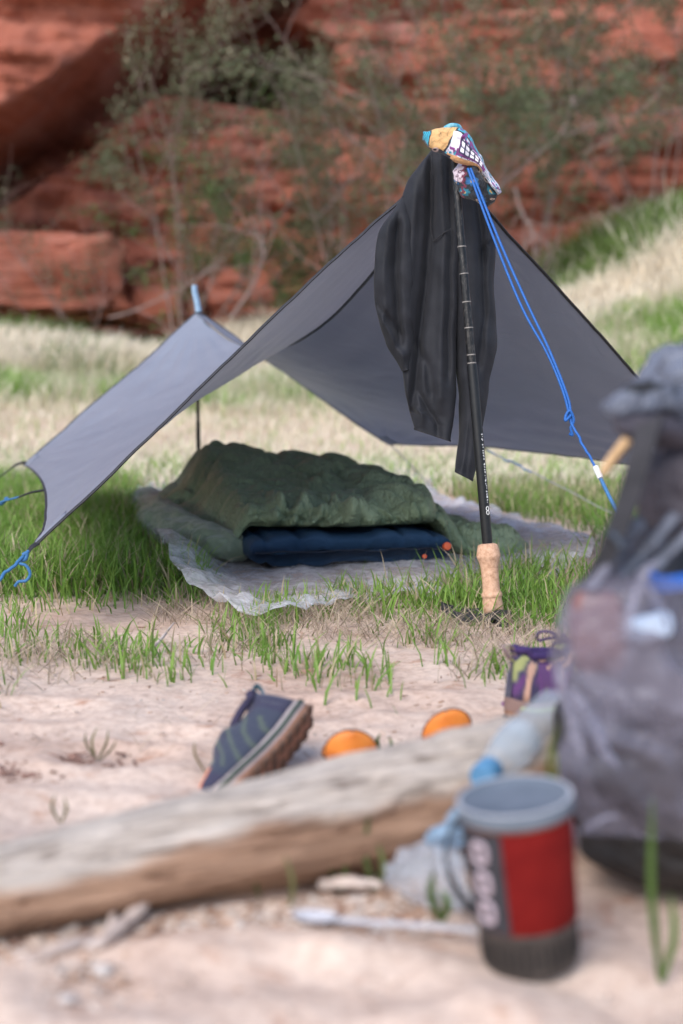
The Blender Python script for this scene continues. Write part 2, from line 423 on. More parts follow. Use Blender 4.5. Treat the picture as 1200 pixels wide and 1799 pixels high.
# ================================================================== GUYLINES
BLUE = noisy('blue_cord', (0.006, 0.08, 0.31), (0.010, 0.125, 0.44), 400, 0.55, 0.6, 0.0006, stretch=(1, 1, 1))
TEAL = noisy('faded_blue_cord', (0.02, 0.11, 0.27), (0.05, 0.18, 0.38), 400, 0.6, 0.6, 0.0006)
GREYCORD = noisy('grey_cord', (0.28, 0.28, 0.30), (0.40, 0.38, 0.38), 300, 0.7, 0.3, 0.0005)
def curl(a, b, n, wob, seed):
    t = np.linspace(0, 1, n)[:, None]; p = np.asarray(a) + (np.asarray(b) - np.asarray(a)) * t
    p = p + np.stack([fbm(P3(t[:, 0] * 7, seed, 0), 3, seed), 0.5 * fbm(P3(t[:, 0] * 7, seed, 4), 3, seed + 3), fbm(P3(t[:, 0] * 7, seed, 9), 3, seed + 6)], -1) * wob * np.sin(pi * t)
    return p
def build_guylines():
    # main line from the peak: doubled down to the hitch, then single to the ground
    top = at(822, 296, 3.17); hitch = at(1003, 742, 2.93); foot = np.array([0.655, 2.60, 0.0])
    g = thing('guyline', 'bright blue doubled guyline running down from the shelter peak', 'cord', (foot[0], foot[1], 0))
    s1 = spline([top, at(868, 420, 3.10), at(917, 540, 3.04), at(962, 622, 2.99), at(990, 690, 2.95), hitch], 60)
    s2 = spline([top + np.array([0.006, 0, 0]), at(876, 420, 3.095), at(927, 535, 3.035), at(965, 615, 2.985), at(998, 700, 2.945), hitch], 60)
    v, f = tube(s1, 0.0027, 8); link('strand', v, f, BLUE, g)
    v, f = tube(s2, 0.0027, 8); link('strand', v, f, BLUE, g)
    v, f = tube(curl(hitch, at(1049, 826, 2.87), 30, 0.002, 3), 0.0027, 8); link('strand', v, f, BLUE, g)
    v, f = tube(curl(at(1046, 820, 2.875), at(1055, 840, 2.86), 6, 0, 3), 0.006, 10); link('line_sleeve', v, f, mat('white_tape', (0.7, 0.7, 0.72), 0.5), g)
    v, f = tube(curl(at(1053, 836, 2.865), foot, 20, 0.002, 5), 0.0038, 8); link('strand', v, f, TEAL, g)
    k = spline([hitch + np.array([0, 0, .015]), hitch + np.array([-.012, -.006, .004]), at(995, 728, 2.93), at(1002, 722, 2.93), at(1008, 738, 2.93), at(1003, 752, 2.93), at(1006, 764, 2.93), at(1000, 762, 2.93)], 50)
    v, f = tube(k, 0.0030, 8); link('knot', v, f, BLUE, g)
    pk = np.array(foot); v, f = tube([pk + (0, 0, -.02), pk + (0.004, -.01, .05)], 0.004, 8); link('peg', v, f, mat('peg_alloy', (0.5, 0.5, 0.52), 0.4, metal=1), g)
    # corner line nearest the camera, with a loose tail
    a = at(50, 968, 2.96); b = at(-40, 1062, 2.86); b[2] = max(b[2], 0.012)
    g = thing('guyline', 'blue corner guyline with a loose curling tail beside the lush grass', 'cord', (b[0], b[1], 0), )
    v, f = tube(curl(a, b, 30, 0.006, 11), 0.0036, 8); link('strand', v, f, TEAL, g)
    tail = spline([at(34, 990, 2.93), at(46, 994, 2.93), at(53, 1008, 2.93), at(46, 1020, 2.93), at(33, 1022, 2.93), at(26, 1030, 2.93)], 40)
    v, f = tube(tail, 0.0032, 8); link('loose_tail', v, f, TEAL, g)
    kn = spline([at(40, 975, 2.95), at(47, 972, 2.95), at(45, 982, 2.95), at(37, 984, 2.95), at(42, 976, 2.95)], 30)
    v, f = tube(kn, 0.0042, 8); link('knot', v, f, TEAL, g)
    # the line from the middle of that side
    c = SL[45, -1] + np.array([-0.07, -0.02, -0.018]); d = c + np.array([-0.55, -0.12, -0.16])
    g = thing('guyline', 'short blue guyline from the middle of the sloping tarp edge', 'cord', (d[0], d[1], 0))
    v, f = tube(curl(c, d, 30, 0.008, 21), 0.0027, 8); link('strand', v, f, TEAL, g)
    v, f = tube(curl(c + np.array([-.03, 0, -.004]), c + np.array([-.12, -.03, -.04]), 30, 0.022, 23), 0.004, 8); link('knot', v, f, TEAL, g)
    # thin lines on the far side
    e = SR[30, -1] + np.array([0.03, -0.018, -0.01]); h = gnd(1120, 925)
    g = thing('guyline', 'thin grey guyline from the long far hem of the tarp', 'cord', (h[0], h[1], 0))
    v, f = tube(curl(e, h, 24, 0.003, 31), 0.0022, 6); link('strand', v, f, GREYCORD, g)
    v, f = tube(curl(e, lerp(e, h, 0.30), 30, 0.010, 33), 0.0026, 8); link('knot', v, f, TEAL, g)
    h2 = TRR + np.array([0.25, 0.2, -TRR[2]])
    g = thing('guyline', 'fine pale line at the rear corner of the tarp above the quilt', 'cord', (h2[0], h2[1], 0))
    v, f = tube(curl(TRR + np.array([0.02, -.01, -.006]), h2, 16, 0.002, 41), 0.002, 6); link('strand', v, f, GREYCORD, g)
    h3 = TRL + np.array([-0.35, 0.15, -TRL[2]])
    g = thing('guyline', 'dark cord at the upper corner of the sloping tarp side', 'cord', (h3[0], h3[1], 0))
    v, f = tube(curl(at(21, 822, 5.00), h3, 16, 0.002, 51), 0.0028, 6); link('strand', v, f, BLK, g)
build_guylines()

# ================================================================== POLES
POLE_B = gnd(868, 1090); POLE_T = at(797, 268, 3.25)
def pole_pt(py):                               # point on the pole axis by photo row
    t = np.linspace(0, 1, 400); P = POLE_B + (POLE_T - POLE_B) * t[:, None]; _, y = proj(P)
    return P[np.argmin(abs(y - py))]
def build_poles():
    t = thing('trekking_pole', 'black trekking pole standing upside down on its cork grip', 'trekking pole', tuple(POLE_B))
    ax = unit(POLE_T - POLE_B)
    H = lambda py: float((pole_pt(py) - POLE_B) @ ax)
    carbon = mat('carbon_shaft', (0.012, 0.012, 0.014), 0.42, spec=.35); nt, b = nodes(carbon)
    nt.links.new(ramp(nt, noise(nt, texco(nt, 'Object', (1, 1, 0.4)), 190, 4, 0.7), [(0.50, (0.006, 0.006, 0.007)), (0.70, (0.075, 0.066, 0.06))]), b.inputs['Base Color'])
    plain = noisy('black_alloy', (0.006, 0.006, 0.007), (0.011, 0.011, 0.012), 90, 0.42, 0.1, 0.0006, spec=.35)
    v, f = lathe([(0.0118, H(965)), (0.0118, H(645)), (0.0112, H(640))], 24, ax, POLE_B); link('lower_shaft', v, f, plain, t)
    v, f = lathe([(0.0098, H(646)), (0.0096, H(430)), (0.0092, H(425)), (0.0088, H(300)), (0.006, H(272))], 24, ax, POLE_B); link('upper_shaft', v, f, carbon, t)
    bandm = noisy('band_print', (0.30, 0.27, 0.25), (0.14, 0.13, 0.12), 260, 0.5, 0)
    for py in (434, 482, 530, 577, 624, 638):
        h = H(py); v, f = lathe([(0.0101, h - .0012), (0.0103, h), (0.0101, h + .0012)], 24, ax, POLE_B); link('band', v, f, bandm, t)
    cork = mat('cork', (0.42, 0.25, 0.15), 0.85, spec=0.2); nt, b = nodes(cork); v_ = texco(nt)
    c = ramp(nt, noise(nt, v_, 120, 5, 0.6), [(0.3, (0.42, 0.235, 0.145)), (0.55, (0.60, 0.37, 0.25)), (0.8, (0.70, 0.46, 0.33))])
    sp = ramp(nt, noise(nt, v_, 420, 3, 0.7), [(0.28, (0.35, 0.25, 0.2)), (0.4, (1, 1, 1))])
    nt.links.new(mixc(nt, 0.8, c, sp, 'MULTIPLY'), b.inputs['Base Color']); bump(nt, b, noise(nt, v_, 300, 4, 0.7), 0.3, 0.001)
    # cork grip: a flared collar on top, waist, finger swell, then the head on the ground
    pr = [(0.0215, H(1078)), (0.0235, H(1072)), (0.0230, H(1062)), (0.0215, H(1052)), (0.0235, H(1047)), (0.0232, H(1043)), (0.0200, H(1036)), (0.0195, H(1020)), (0.0198, H(1008)), (0.0200, H(998)), (0.0225, H(988)), (0.0262, H(979)), (0.0268, H(974.5)), (0.0255, H(970)), (0.0225, H(959.5)), (0.0205, H(956.5)), (0.0125, H(955.5))]
    pr = spline([(r, h) for r, h in pr], 60)
    v, f = lathe(pr, 36, ax, POLE_B); link('cork_grip', v, f, cork, t)
    v, f = lathe([(0.012, -0.006), (0.023, -0.004), (0.0262, H(1084)), (0.0255, H(1077)), (0.0222, H(1075))], 30, ax, POLE_B); link('grip_cap', v, f, BLK, t)
    P = [POLE_B + np.array(q) for q in ((0.012, -.028, .022), (-.03, -.05, .014), (-.085, -.045, .018), (-.118, -.01, .034), (-.10, .03, .022), (-.05, .035, .012), (0, .024, .02))]
    v, f = ribbon(spline(P, 60), np.array([0, 0.004, 0.0085]), 0.0014); link('wrist_strap', v, f, BLK, t)
    P = [POLE_B + np.array(q) for q in ((0.01, -.026, .02), (.03, -.05, .02), (.024, -.062, .006), (.0, -.055, .004))]
    v, f = ribbon(spline(P, 30), np.array([0, 0.003, 0.009]), 0.0016); link('strap_end', v, f, BLK, t)
    # print on the shaft: a column of small marks and a looped emblem, as worn white ink
    ink = mat('white_ink', (0.75, 0.74, 0.72), 0.5)
    side = unit(np.cross(ax, (0, 1, 0))); fr = unit(np.cross(side, ax))
    if fr[1] > 0: fr = -fr
    parts = []; r2 = random.Random(4)
    def mark(h, ang, w, l):
        n = unit(fr * cos(ang) + side * sin(ang)); tt = unit(np.cross(n, ax)); c = POLE_B + ax * h + n * 0.01195
        q = [c - tt * w - ax * l, c + tt * w - ax * l, c + tt * w + ax * l, c - tt * w + ax * l]
        q2 = [p + n * 0.0003 for p in q]
        parts.append((q + q2, [[4, 5, 6, 7], [0, 1, 5, 4], [1, 2, 6, 5], [2, 3, 7, 6], [3, 0, 4, 7]]))
    sg = 1 if side[0] > 0 else -1
    for py in np.arange(764, 884, 3.6):
        for k in range(2):
            if r2.random() < 0.72: mark(H(py) + r2.uniform(-.0006, .0006), sg * (0.62 + 0.16 * k), 0.0007 + r2.random() * 0.0006, 0.0007 + r2.random() * 0.0008)
    v, f = join(parts); o = link('shaft_print', v, f, ink, t, False)
    for dh in (0.0045, -0.0045):
        a = np.linspace(0, 2 * pi, 24); n0 = fr * cos(0.55) + side * sg * sin(0.55); tt = unit(np.cross(n0, ax))
        pth = [POLE_B + ax * (H(897) + dh + 0.0045 * sin(q)) + unit(n0 + tt * 0.30 * cos(q)) * 0.0121 for q in a]
        v, f = tube(pth, 0.0009, 5); link('emblem', v, f, ink, t)
    # rear pole
    b = np.array(TA); b[2] = 0; b[0] += 0.004
    t = thing('tent_pole', 'slim black rear pole holding up the low end of the tarp', 'pole', tuple(b))
    v, f = tube([b, lerp(b, TA, 0.45)], 0.0085, 14); link('lower_shaft', v, f, plain, t)
    v, f = tube([lerp(b, TA, 0.45), np.array(TA) - (0, 0, .004)], 0.007, 14); link('upper_shaft', v, f, plain, t)
build_poles()

# ================================================================== SHIRT hung on the pole
def interp_rows(rows, n):
    return spline(np.asarray(rows, float), n)
def drape(rows, n, m, Yc, hd, folds, slope=(0, 0), seed=1, wr=0.0022, expo=0.75, thin_top=0.0, slope_at=None, slope_end=0.0, valleys=()):
    """closed hanging cloth; rows (photo row, left edge, right edge); folds [(count, amplitude, phase, drift)]"""
    R = interp_rows(rows, n); a = np.linspace(0, 2 * pi, m, endpoint=False); rings = []
    for i, (py, l, r) in enumerate(R):
        t = i / (n - 1); c = np.cos(a); s = np.sin(a)
        u = np.sign(c) * np.abs(c) ** expo                       # -1..1 across
        px = (l + r) / 2 + (r - l) / 2 * u
        d = hd * (1 - thin_top * sstep(.72, 1, t)) * np.sign(s) * np.abs(s) ** 0.8
        y = Yc(t) - d
        for cnt, amp, ph, dr in folds:
            y = y + amp * 1.9 * vnoise(P3(u * cnt + 20, t * 1.3 + dr * t, ph * 10 + 3), seed) * np.clip(0.4 + t * 2.5, 0, 1)
        for line, depth, wd in valleys:
            lx = np.interp(py, [q[0] for q in line], [q[1] for q in line]); fade = np.interp(py, [line[0][0] - 30, line[0][0], line[-1][0], line[-1][0] + 30], [0, 1, 1, 0])
            y = y + depth * fade * np.exp(-((px - lx) / wd) ** 2)
        sl = lerp(slope[0], slope[1], t) if slope_at is None else slope_end * float(sstep(slope_at, 1, t))
        rowp = py + sl * (px - (l + r) / 2)
        ring = []
        for q in range(m): ring.append(at(px[q], rowp[q], y[q]))
        rings.append(ring)
    G = np.array(rings); N = fbm(np.stack([G[..., 0] * 13 + G[..., 2] * 9, G[..., 1] * 10, G[..., 2] * 7 - G[..., 0] * 5], -1), 3, seed)
    G[..., 1] += wr * N; G[..., 0] += wr * 0.6 * fbm(G * np.array([20, 20, 14]) + 9, 2, seed + 5)
    return G
def build_shirt():
    cloth = mat('black_jersey', (0.02, 0.021, 0.026), 0.68, spec=0.22, sheen=.06); nt, b = nodes(cloth); v_ = texco(nt)
    nt.links.new(ramp(nt, noise(nt, v_, 18, 5, 0.6), [(0.3, (0.012, 0.013, 0.017)), (0.7, (0.022, 0.023, 0.029))]), b.inputs['Base Color'])
    n1 = bump(nt, b, noise(nt, texco(nt, 'Object', (1, 1, 0.25)), 30, 3, 0.5, 0.8), 0.18, 0.006)
    bump(nt, b, noise(nt, v_, 900, 2, 0.6), 0.25, 0.0006, n1)
    hemm = noisy('black_hem', (0.008, 0.008, 0.011), (0.014, 0.014, 0.018), 200, 0.8, 0.3, 0.001)
    t = thing('shirt', 'black long-sleeved shirt hanging over the top of the trekking pole', 'shirt', (POLE_T[0], 3.36, POLE_T[2]))
    Y0 = lambda q: 3.335
    A = drape([(264, 757, 802), (278, 746, 808), (292, 735, 810), (318, 716, 810), (350, 706, 809), (395, 702, 808), (440, 701, 807), (500, 702, 805), (560, 704, 803), (610, 706, 802), (650, 707, 801), (685, 711, 801), (715, 717, 799), (740, 723, 797), (757, 727, 793), (764, 728, 791)], 150, 150, lambda q: 3.328 - .012 * q, 0.034,
              [(.9, 0.010, 0.3, .5)], (0, 0.0), 3, 0.0035, slope_at=.8, slope_end=.33, valleys=[([(275, 758), (340, 758), (410, 757), (575, 739), (725, 724)], .026, 8), ([(280, 775), (420, 782), (600, 776), (700, 772)], -.012, 10), ([(300, 789), (500, 790), (650, 786)], .012, 6), ([(340, 730), (450, 722), (560, 716)], -.010, 9), ([(590, 722), (640, 750), (690, 760)], .010, 8), ([(690, 738), (720, 752), (745, 770)], .012, 6), ([(715, 728), (728, 742)], -.010, 6)])
    v, f = loft(A); s1 = link('shirt_body', v, f, cloth, t)
    Bs = drape([(288, 800, 826), (318, 800, 842), (350, 798, 853), (395, 796, 868), (440, 796, 872), (500, 796, 868), (560, 797, 872), (600, 798, 875), (640, 800, 868), (670, 803, 860), (700, 806, 856), (760, 806, 846), (800, 803, 840), (825, 800, 834), (836, 799, 831)], 140, 110, lambda q: 3.350 - .025 * q, 0.030,
               [(.9, 0.012, 0.2, .4)], (0, 0.0), 9, 0.004, slope_at=.75, slope_end=.52, valleys=[([(330, 838), (420, 846), (560, 850), (640, 842)], .018, 7), ([(420, 864), (440, 850)], .012, 7), ([(640, 822), (760, 826), (830, 818)], .008, 6)])
    v, f = loft(Bs); s2 = link('sleeve', v, f, cloth, t)
    C = drape([(345, 706, 714), (358, 699, 720), (374, 686, 722), (390, 673, 724), (412, 664, 726), (450, 659, 726), (500, 656, 726), (535, 659, 726), (565, 667, 726), (600, 680, 726), (632, 698, 726), (650, 706, 724)], 90, 80, lambda q: lerp(3.345, 3.318, sstep(0, .35, q)), 0.024,
              [(.9, 0.008, 0.6, .6)], (0, -0.3), 5, 0.005, valleys=[([(400, 700), (470, 695), (590, 700)], .022, 6), ([(400, 682), (470, 676), (540, 676)], -.008, 7), ([(530, 662), (560, 684), (590, 704)], .012, 7), ([(560, 672), (600, 694), (625, 708)], -.010, 6)])
    v, f = loft(C); link('gathered_side', v, f, cloth, t); B = A
    for G, s in ((A, s1), (Bs, s2)):
        rings = G[-4:].copy(); c = rings.mean(axis=1, keepdims=True); rings = c + (rings - c) * 1.035; rings[-1] -= np.array([0, 0, .002])
        v, f = loft(rings, True); link('cuff', v, f, hemm, s)
    # flatlock seams that cross the cloth
    Bp = B.reshape(-1, 3); bx, by = proj(Bp)
    def seam(pts, w=.0016):
        P = []
        for px, py in spline(np.array(pts, float), 36):
            k = np.where(np.hypot(bx - px, by - py) < 7)[0]
            if len(k): q = Bp[k[np.argmin(Bp[k, 1])]]; P.append(at(px, py, q[1] - .0015))
        P = np.array(P); P[:, 1] = np.convolve(np.pad(P[:, 1], 3, 'edge'), np.ones(7) / 7, 'valid')
        v, f = tube(P, w, 5); link('seam', v, f, hemm, t)
    seam([(762, 424), (776, 412), (794, 401)]); seam([(757, 300), (758, 350), (757, 400), (762, 424)], .0012)
build_shirt()

# ================================================================== PATTERNED CLOTH on the pole tip
def cloth_pattern_top(u, v):
    """u along the cloth (0 tip .. 1 hanging end), v across (0 lower edge .. 1 upper edge)"""
    n = len(u); c = np.tile(np.array([0.62, 0.60, 0.70]), (n, 1))
    blk = np.array([0.012, 0.012, 0.02]); plum = np.array([0.13, 0.02, 0.13]); teal = np.array([0.02, 0.30, 0.42]); yel = np.array([0.60, 0.36, 0.15]); white = np.array([0.74, 0.72, 0.78])
    # scattered dark dots and swirls on the pale upper part
    for i, (a, b, r) in enumerate([(.60, .72, .018), (.66, .62, .026), (.70, .78, .016), (.74, .66, .030), (.80, .75, .022), (.84, .55, .032), (.88, .80, .020), (.92, .62, .03), (.78, .52, .02), (.96, .8, .03)]):
        d = np.hypot((u - a) * 1.9, (v - b) * .62); c[d < r] = blk; 
    for (a, b, r) in [(.54, .82, .05), (.80, .88, .04), (.90, .45, .05), (.68, .9, .035)]:
        d = np.hypot((u - a) * 1.9, (v - b) * .62); c[np.abs(d - r) < .008] = teal * .6; c[np.abs(d - r * .5) < .007] = blk
    m = (v > .86) & (u > .30) & (u < .62); c[m] = teal * 1.2
    c[(np.abs(v - .86) < .03) & (u > .28) & (u < .7)] = blk
    # yellow field
    cells = np.abs(fbm(P3(u * 15, v * 5, 2), 2, 33)); c[(cells < .055)] = blk * 3; c[(cells > .62)] = plum * 1.4; c[(np.abs(fbm(P3(u * 24, v * 8, 7), 2, 35)) > .66)] = teal * .8
    y = (u > .10) & (u < .30 + .10 * (v - .5)); c[y] = yel; c[y & (np.abs(fbm(P3(u * 20, v * 4, 4), 2, 37)) < .045)] = yel * .45
    y2 = (u >= .3) & (u < .70) & (v < .20); c[y2] = yel * np.array([.9, .8, .85])
    s = fbm(P3(u * 30, v * 6, 0), 2, 5); c[y] *= (1 + .10 * s[y])[:, None]
    c[np.abs(u - (.307 + .10 * (v - .5))) < .009] = blk
    # teeth: two rows of white rounded blocks on navy, plum border
    P = (u > .385) & (u < .73) & (v > .22) & (v < .74 - .25 * np.clip(u - .55, 0, 1)); 
    bl = P & ((v < .30) | (u > .685) | (v > .70 - .25 * np.clip(u - .55, 0, 1)) | (u < .41)); c[P] = np.array([.02, .018, .06]); c[bl] = plum
    lu = ((u - .415) / .054) % 1; lv = ((v - .31) / .18) % 1
    tooth = P & ~bl & (((np.abs(lu - .5) / .37) ** 4 + (np.abs(lv - .5) / .36) ** 4) < 1); c[tooth] = white
    tri = (u > .32) & (u < .40) & (v > .40) & (v < .84); c[tri] = white * .95
    # striped blue tip
    t = u < .10; c[t] = teal * 1.15; c[t & (((u * 38 + v * 3) % 1) < .35)] = teal * .25
    c[np.abs(u - .10) < .007] = blk
    c[(u < .34) & (v < .13)] = blk * 2
    d = np.hypot((u - .19) * 1.9, (v - .08) * .62); c[d < .06] = np.array([.55, .42, .42]); c[d < .03] = blk
    return c
def cloth_pattern_low(u, v):
    n = len(u); c = np.tile(np.array([0.010, 0.014, 0.022]), (n, 1)); r0 = random.Random(12)
    blue = np.array([.015, .12, .30]); teal = np.array([.01, .16, .24])
    for (a, b, r, col) in [(.45, .50, .17, blue), (.30, .18, .13, teal), (.72, .20, .12, blue * .7), (.86, .62, .12, teal), (.08, .35, .1, blue)]:
        du = (u - a); dv = (v - b); d = np.hypot(du, dv); an = np.arctan2(dv, du); pet = r * (.62 + .38 * np.abs(np.cos(an * 3.5)))
        m = d < pet; c[m] = col * (1.5 - d[m] / r)[:, None]; c[np.abs(d - pet) < .010] = np.array([.004, .006, .01]); c[d < r * .28] = np.array([.60, .38, .12])
    w = (u < .27) & (v > .40); c[w] = np.array([.60, .50, .56])
    for (a, b, r) in [(.10, .60, .05), (.18, .74, .05), (.08, .86, .035), (.20, .52, .03), (.24, .9, .03)]:
        d = np.hypot(u - a, v - b); c[(d < r)] = np.array([.09, .04, .07]); c[d < r * .45] = np.array([.55, .45, .5])
    c[np.abs(u - .27 - .03 * np.sin(v * 40)) < .03] = np.array([.14, .02, .05])
    for (a, b, r) in [(.74, .80, .07), (.9, .86, .08), (.62, .90, .06), (.93, .3, .05), (.6, .05, .05)]:
        d = np.hypot(u - a, v - b); c[d < r] = np.array([.62, .47, .40]); c[d < r * .5] = np.array([.02, .02, .03])
    c[(np.abs(v - .96) < .03) & (u > .3)] = np.array([.55, .25, .20])
    return c
def slab(top_px, bot_px, n, m, Y, th, bulge, seed, wr, patt, name, matl, parent, flip=False):
    """a folded strip of cloth between two photo curves, front bulging towards the viewer, closed at the back"""
    T = spline(np.asarray(top_px, float), n); Bq = spline(np.asarray(bot_px, float), n); u = np.linspace(0, 1, n); V = []; UU = []; VV = []
    a = np.linspace(0, 2 * pi, m, endpoint=False)
    for i in range(n):
        for q in a:
            w = -cos(q); s = sin(q)
            vv = (np.sign(w) * abs(w) ** .8 + 1) / 2
            px, py = lerp(Bq[i], T[i], vv)
            e = min(1, (min(u[i], 1 - u[i]) * 9 + .12)) ** .5
            y = Y(u[i]) - th * s * e - bulge * max(s, 0) * e
            p = at(px, py, y); V.append(p); UU.append(u[i]); VV.append(vv)
    V = np.array(V); UU = np.array(UU); VV = np.array(VV)
    V[:, 1] += wr * fbm(V * 38, 3, seed); V[:, 2] += wr * .5 * fbm(V * 42 + 7, 2, seed + 2); V[:, 0] += wr * .4 * fbm(V * 40 + 3, 2, seed + 4)
    G = V.reshape(n, m, 3); v, f = loft(G)
    return link(name, v, f, matl, parent, True, patt(UU, VV))
def build_bandana():
    t = thing('bandana', 'colourful printed bandana with teeth and flowers draped on the pole tip', 'bandana', (POLE_T[0], 3.2, POLE_T[2]))
    m = tinted('printed_cotton', 0.75, 0.0, sheen=0.2); nt, b = nodes(m); bump(nt, b, noise(nt, texco(nt), 70, 4, 0.6, 1.2), .7, .006)
    # hanging fold first (behind), then the strip that lies over the top
    slab([(797, 300), (812, 284), (838, 286), (858, 306), (877, 334)], [(799, 322), (812, 345), (832, 354), (850, 364), (868, 356)], 110, 110, lambda u: 3.235 + .01 * sin(u * 9), .018, .012, 5, .007, cloth_pattern_low, 'hanging_fold', m, t)
    slab([(742, 231), (762, 227), (785, 223), (808, 223), (826, 240), (842, 268), (857, 298), (873, 322), (880, 338)], [(743, 247), (754, 262), (774, 270), (798, 283), (820, 290), (838, 293), (850, 309), (862, 326), (873, 343)], 230, 130, lambda u: 3.205 + .02 * abs(u - .45), .013, .010, 8, .0048, cloth_pattern_top, 'top_fold', m, t)
    # knot of blue cloth on the very top
    kn = noisy('blue_print', (.02, .25, .38), (.25, .50, .58), 90, .8, .3, .002)
    v, f = tube(spline([at(782, 226, 3.21), at(792, 221, 3.205), at(804, 222, 3.21), at(809, 229, 3.215)], 14), .006, 8); link('rolled_hem', v, f, kn, t)
build_bandana()

# ================================================================== GROUNDSHEET, PAD, QUILT
PO = np.array(gnd(441, 1012))[:2]; E1 = unit(np.array(gnd(802, 1000))[:2] - PO); E2 = np.array([-E1[1], E1[0]])
def bed(u, v, z): u, v, z = np.broadcast_arrays(np.asarray(u, float), np.asarray(v, float), np.asarray(z, float)); return np.stack([PO[0] + E1[0] * u + E2[0] * v, PO[1] + E1[1] * u + E2[1] * v, z], -1)
def build_groundsheet():
    outline = [(218, 866), (232, 900), (288, 942), (300, 985), (330, 1012), (430, 1076), (520, 1072), (640, 1052), (760, 1040), (880, 1030), (990, 1008), (1042, 968), (1030, 940), (960, 925), (870, 896), (800, 878), (755, 850), (758, 834), (650, 828), (540, 832), (420, 838), (300, 848)]
    Z = [0.06, .045, .105, .085, .07, .035, .028, .016, .012, .012, .016, .03, .02, .016, .012, .02, .05, .05, .012, .01, .01, .02]
    P = np.array([gnd(px, py, z) for (px, py), z in zip(outline, Z)]); P = np.vstack([P, P[:1]])
    B = spline(P, 240)[:-1]; c = B.mean(0); nr = 70; V = []
    for k in range(nr):
        s = (k / (nr - 1)); q = c + (B - c) * s
        zf = B[:, 2] * sstep(.72, 1, s) + 0.010 * (1 - sstep(.72, 1, s))
        q[:, 2] = gz(q[:, 0], q[:, 1]) + zf + 0.013 * np.abs(fbm(q * np.array([8, 8, 1]), 4, 21)) + 0.018 * sstep(.7, 1, s) * fbm(q * np.array([14, 14, 2]), 3, 25) * (zf > .0)
        V.append(q)
    m = see_through_film('clear_plastic_sheet', (0.90, 0.90, 0.94), 0.42, 0.14, 34, 0.9, 0.010, 0.25)
    o = link('groundsheet', np.array(V), gridfaces(nr, len(B), False, True)[:, ::-1], m)
    tag(o, 'crinkled clear plastic groundsheet spread on the grass under the quilt', 'groundsheet')
    md = o.modifiers.new('thick', 'SOLIDIFY'); md.thickness = 0.0006
build_groundsheet()
PADW, PADL, PADH = 0.575, 1.75, 0.096
def build_pad():
    t = thing('sleeping_pad', 'inflated navy blue sleeping pad poking out from under the quilt', 'sleeping pad', tuple(bed(PADW / 2, 0.8, 0.012)))
    nu, nv = 150, 120; a = np.linspace(0, 2 * pi, nu, endpoint=False); V = []
    for vv in np.linspace(0, PADL, nv):
        e = min(1.0, min(vv, PADL - vv) / 0.045); e = sqrt(max(0.0, 1 - (1 - e) ** 2)) * .93 + .07
        x = np.sign(np.cos(a)) * np.abs(np.cos(a)) ** .45; z = np.sign(np.sin(a)) * np.abs(np.sin(a)) ** .62
        u = PADW / 2 + PADW / 2 * x * (0.985 if e < .5 else 1)
        chan = 1 - 0.24 * np.exp(-(((u / 0.096) % 1 - .5) / .11) ** 2)
        zz = PADH / 2 * z * e * chan + PADH / 2 + .014
        V.append(bed(u, np.full(nu, vv), zz))
    V = np.array(V); V[..., 2] += .0025 * fbm(V * 22, 3, 61); V[..., 1] += .003 * fbm(V * 18 + 4, 3, 63)
    m = mat('blue_nylon', (0.02, 0.045, 0.10), 0.5, spec=0.25); nt, b = nodes(m); v_ = texco(nt)
    nt.links.new(ramp(nt, noise(nt, v_, 9, 4), [(.3, (.012, .034, .074)), (.7, (.022, .054, .110))]), b.inputs['Base Color']); bump(nt, b, noise(nt, v_, 45, 5, .6, .6), .5, .006)
    v, f = loft(V); link('pad_body', v, f, m, t)
    seam = noisy('pad_seam', (.008, .014, .03), (.014, .022, .04), 90, .6, .2, .001)
    P = bed(np.linspace(.012, PADW - .012, 60), np.full(60, -.004), np.full(60, PADH / 2 + .014)); P[:, 2] += .004 * fbm(P * 20, 2, 66)
    v, f = tube(P, .0045, 6, flat=.5); link('welded_edge', v, f, seam, t)
    org = mat('orange_valve', (.62, .10, .03), .5)
    c = bed(PADW - .02, -.004, .066); v, f = lathe([(.011, -.004), (.012, .006), (.010, .012), (.004, .013)], 20, (E2[0] * -1, E2[1] * -1, .25), c); link('valve', v, f, org, t)
    c = bed(PADW - .085, -.006, .040); v, f = lathe([(.006, -.004), (.006, .004), (.002, .005)], 16, (E2[0] * -1, E2[1] * -1, .2), c); link('valve_tab', v, f, org, t)
build_pad()
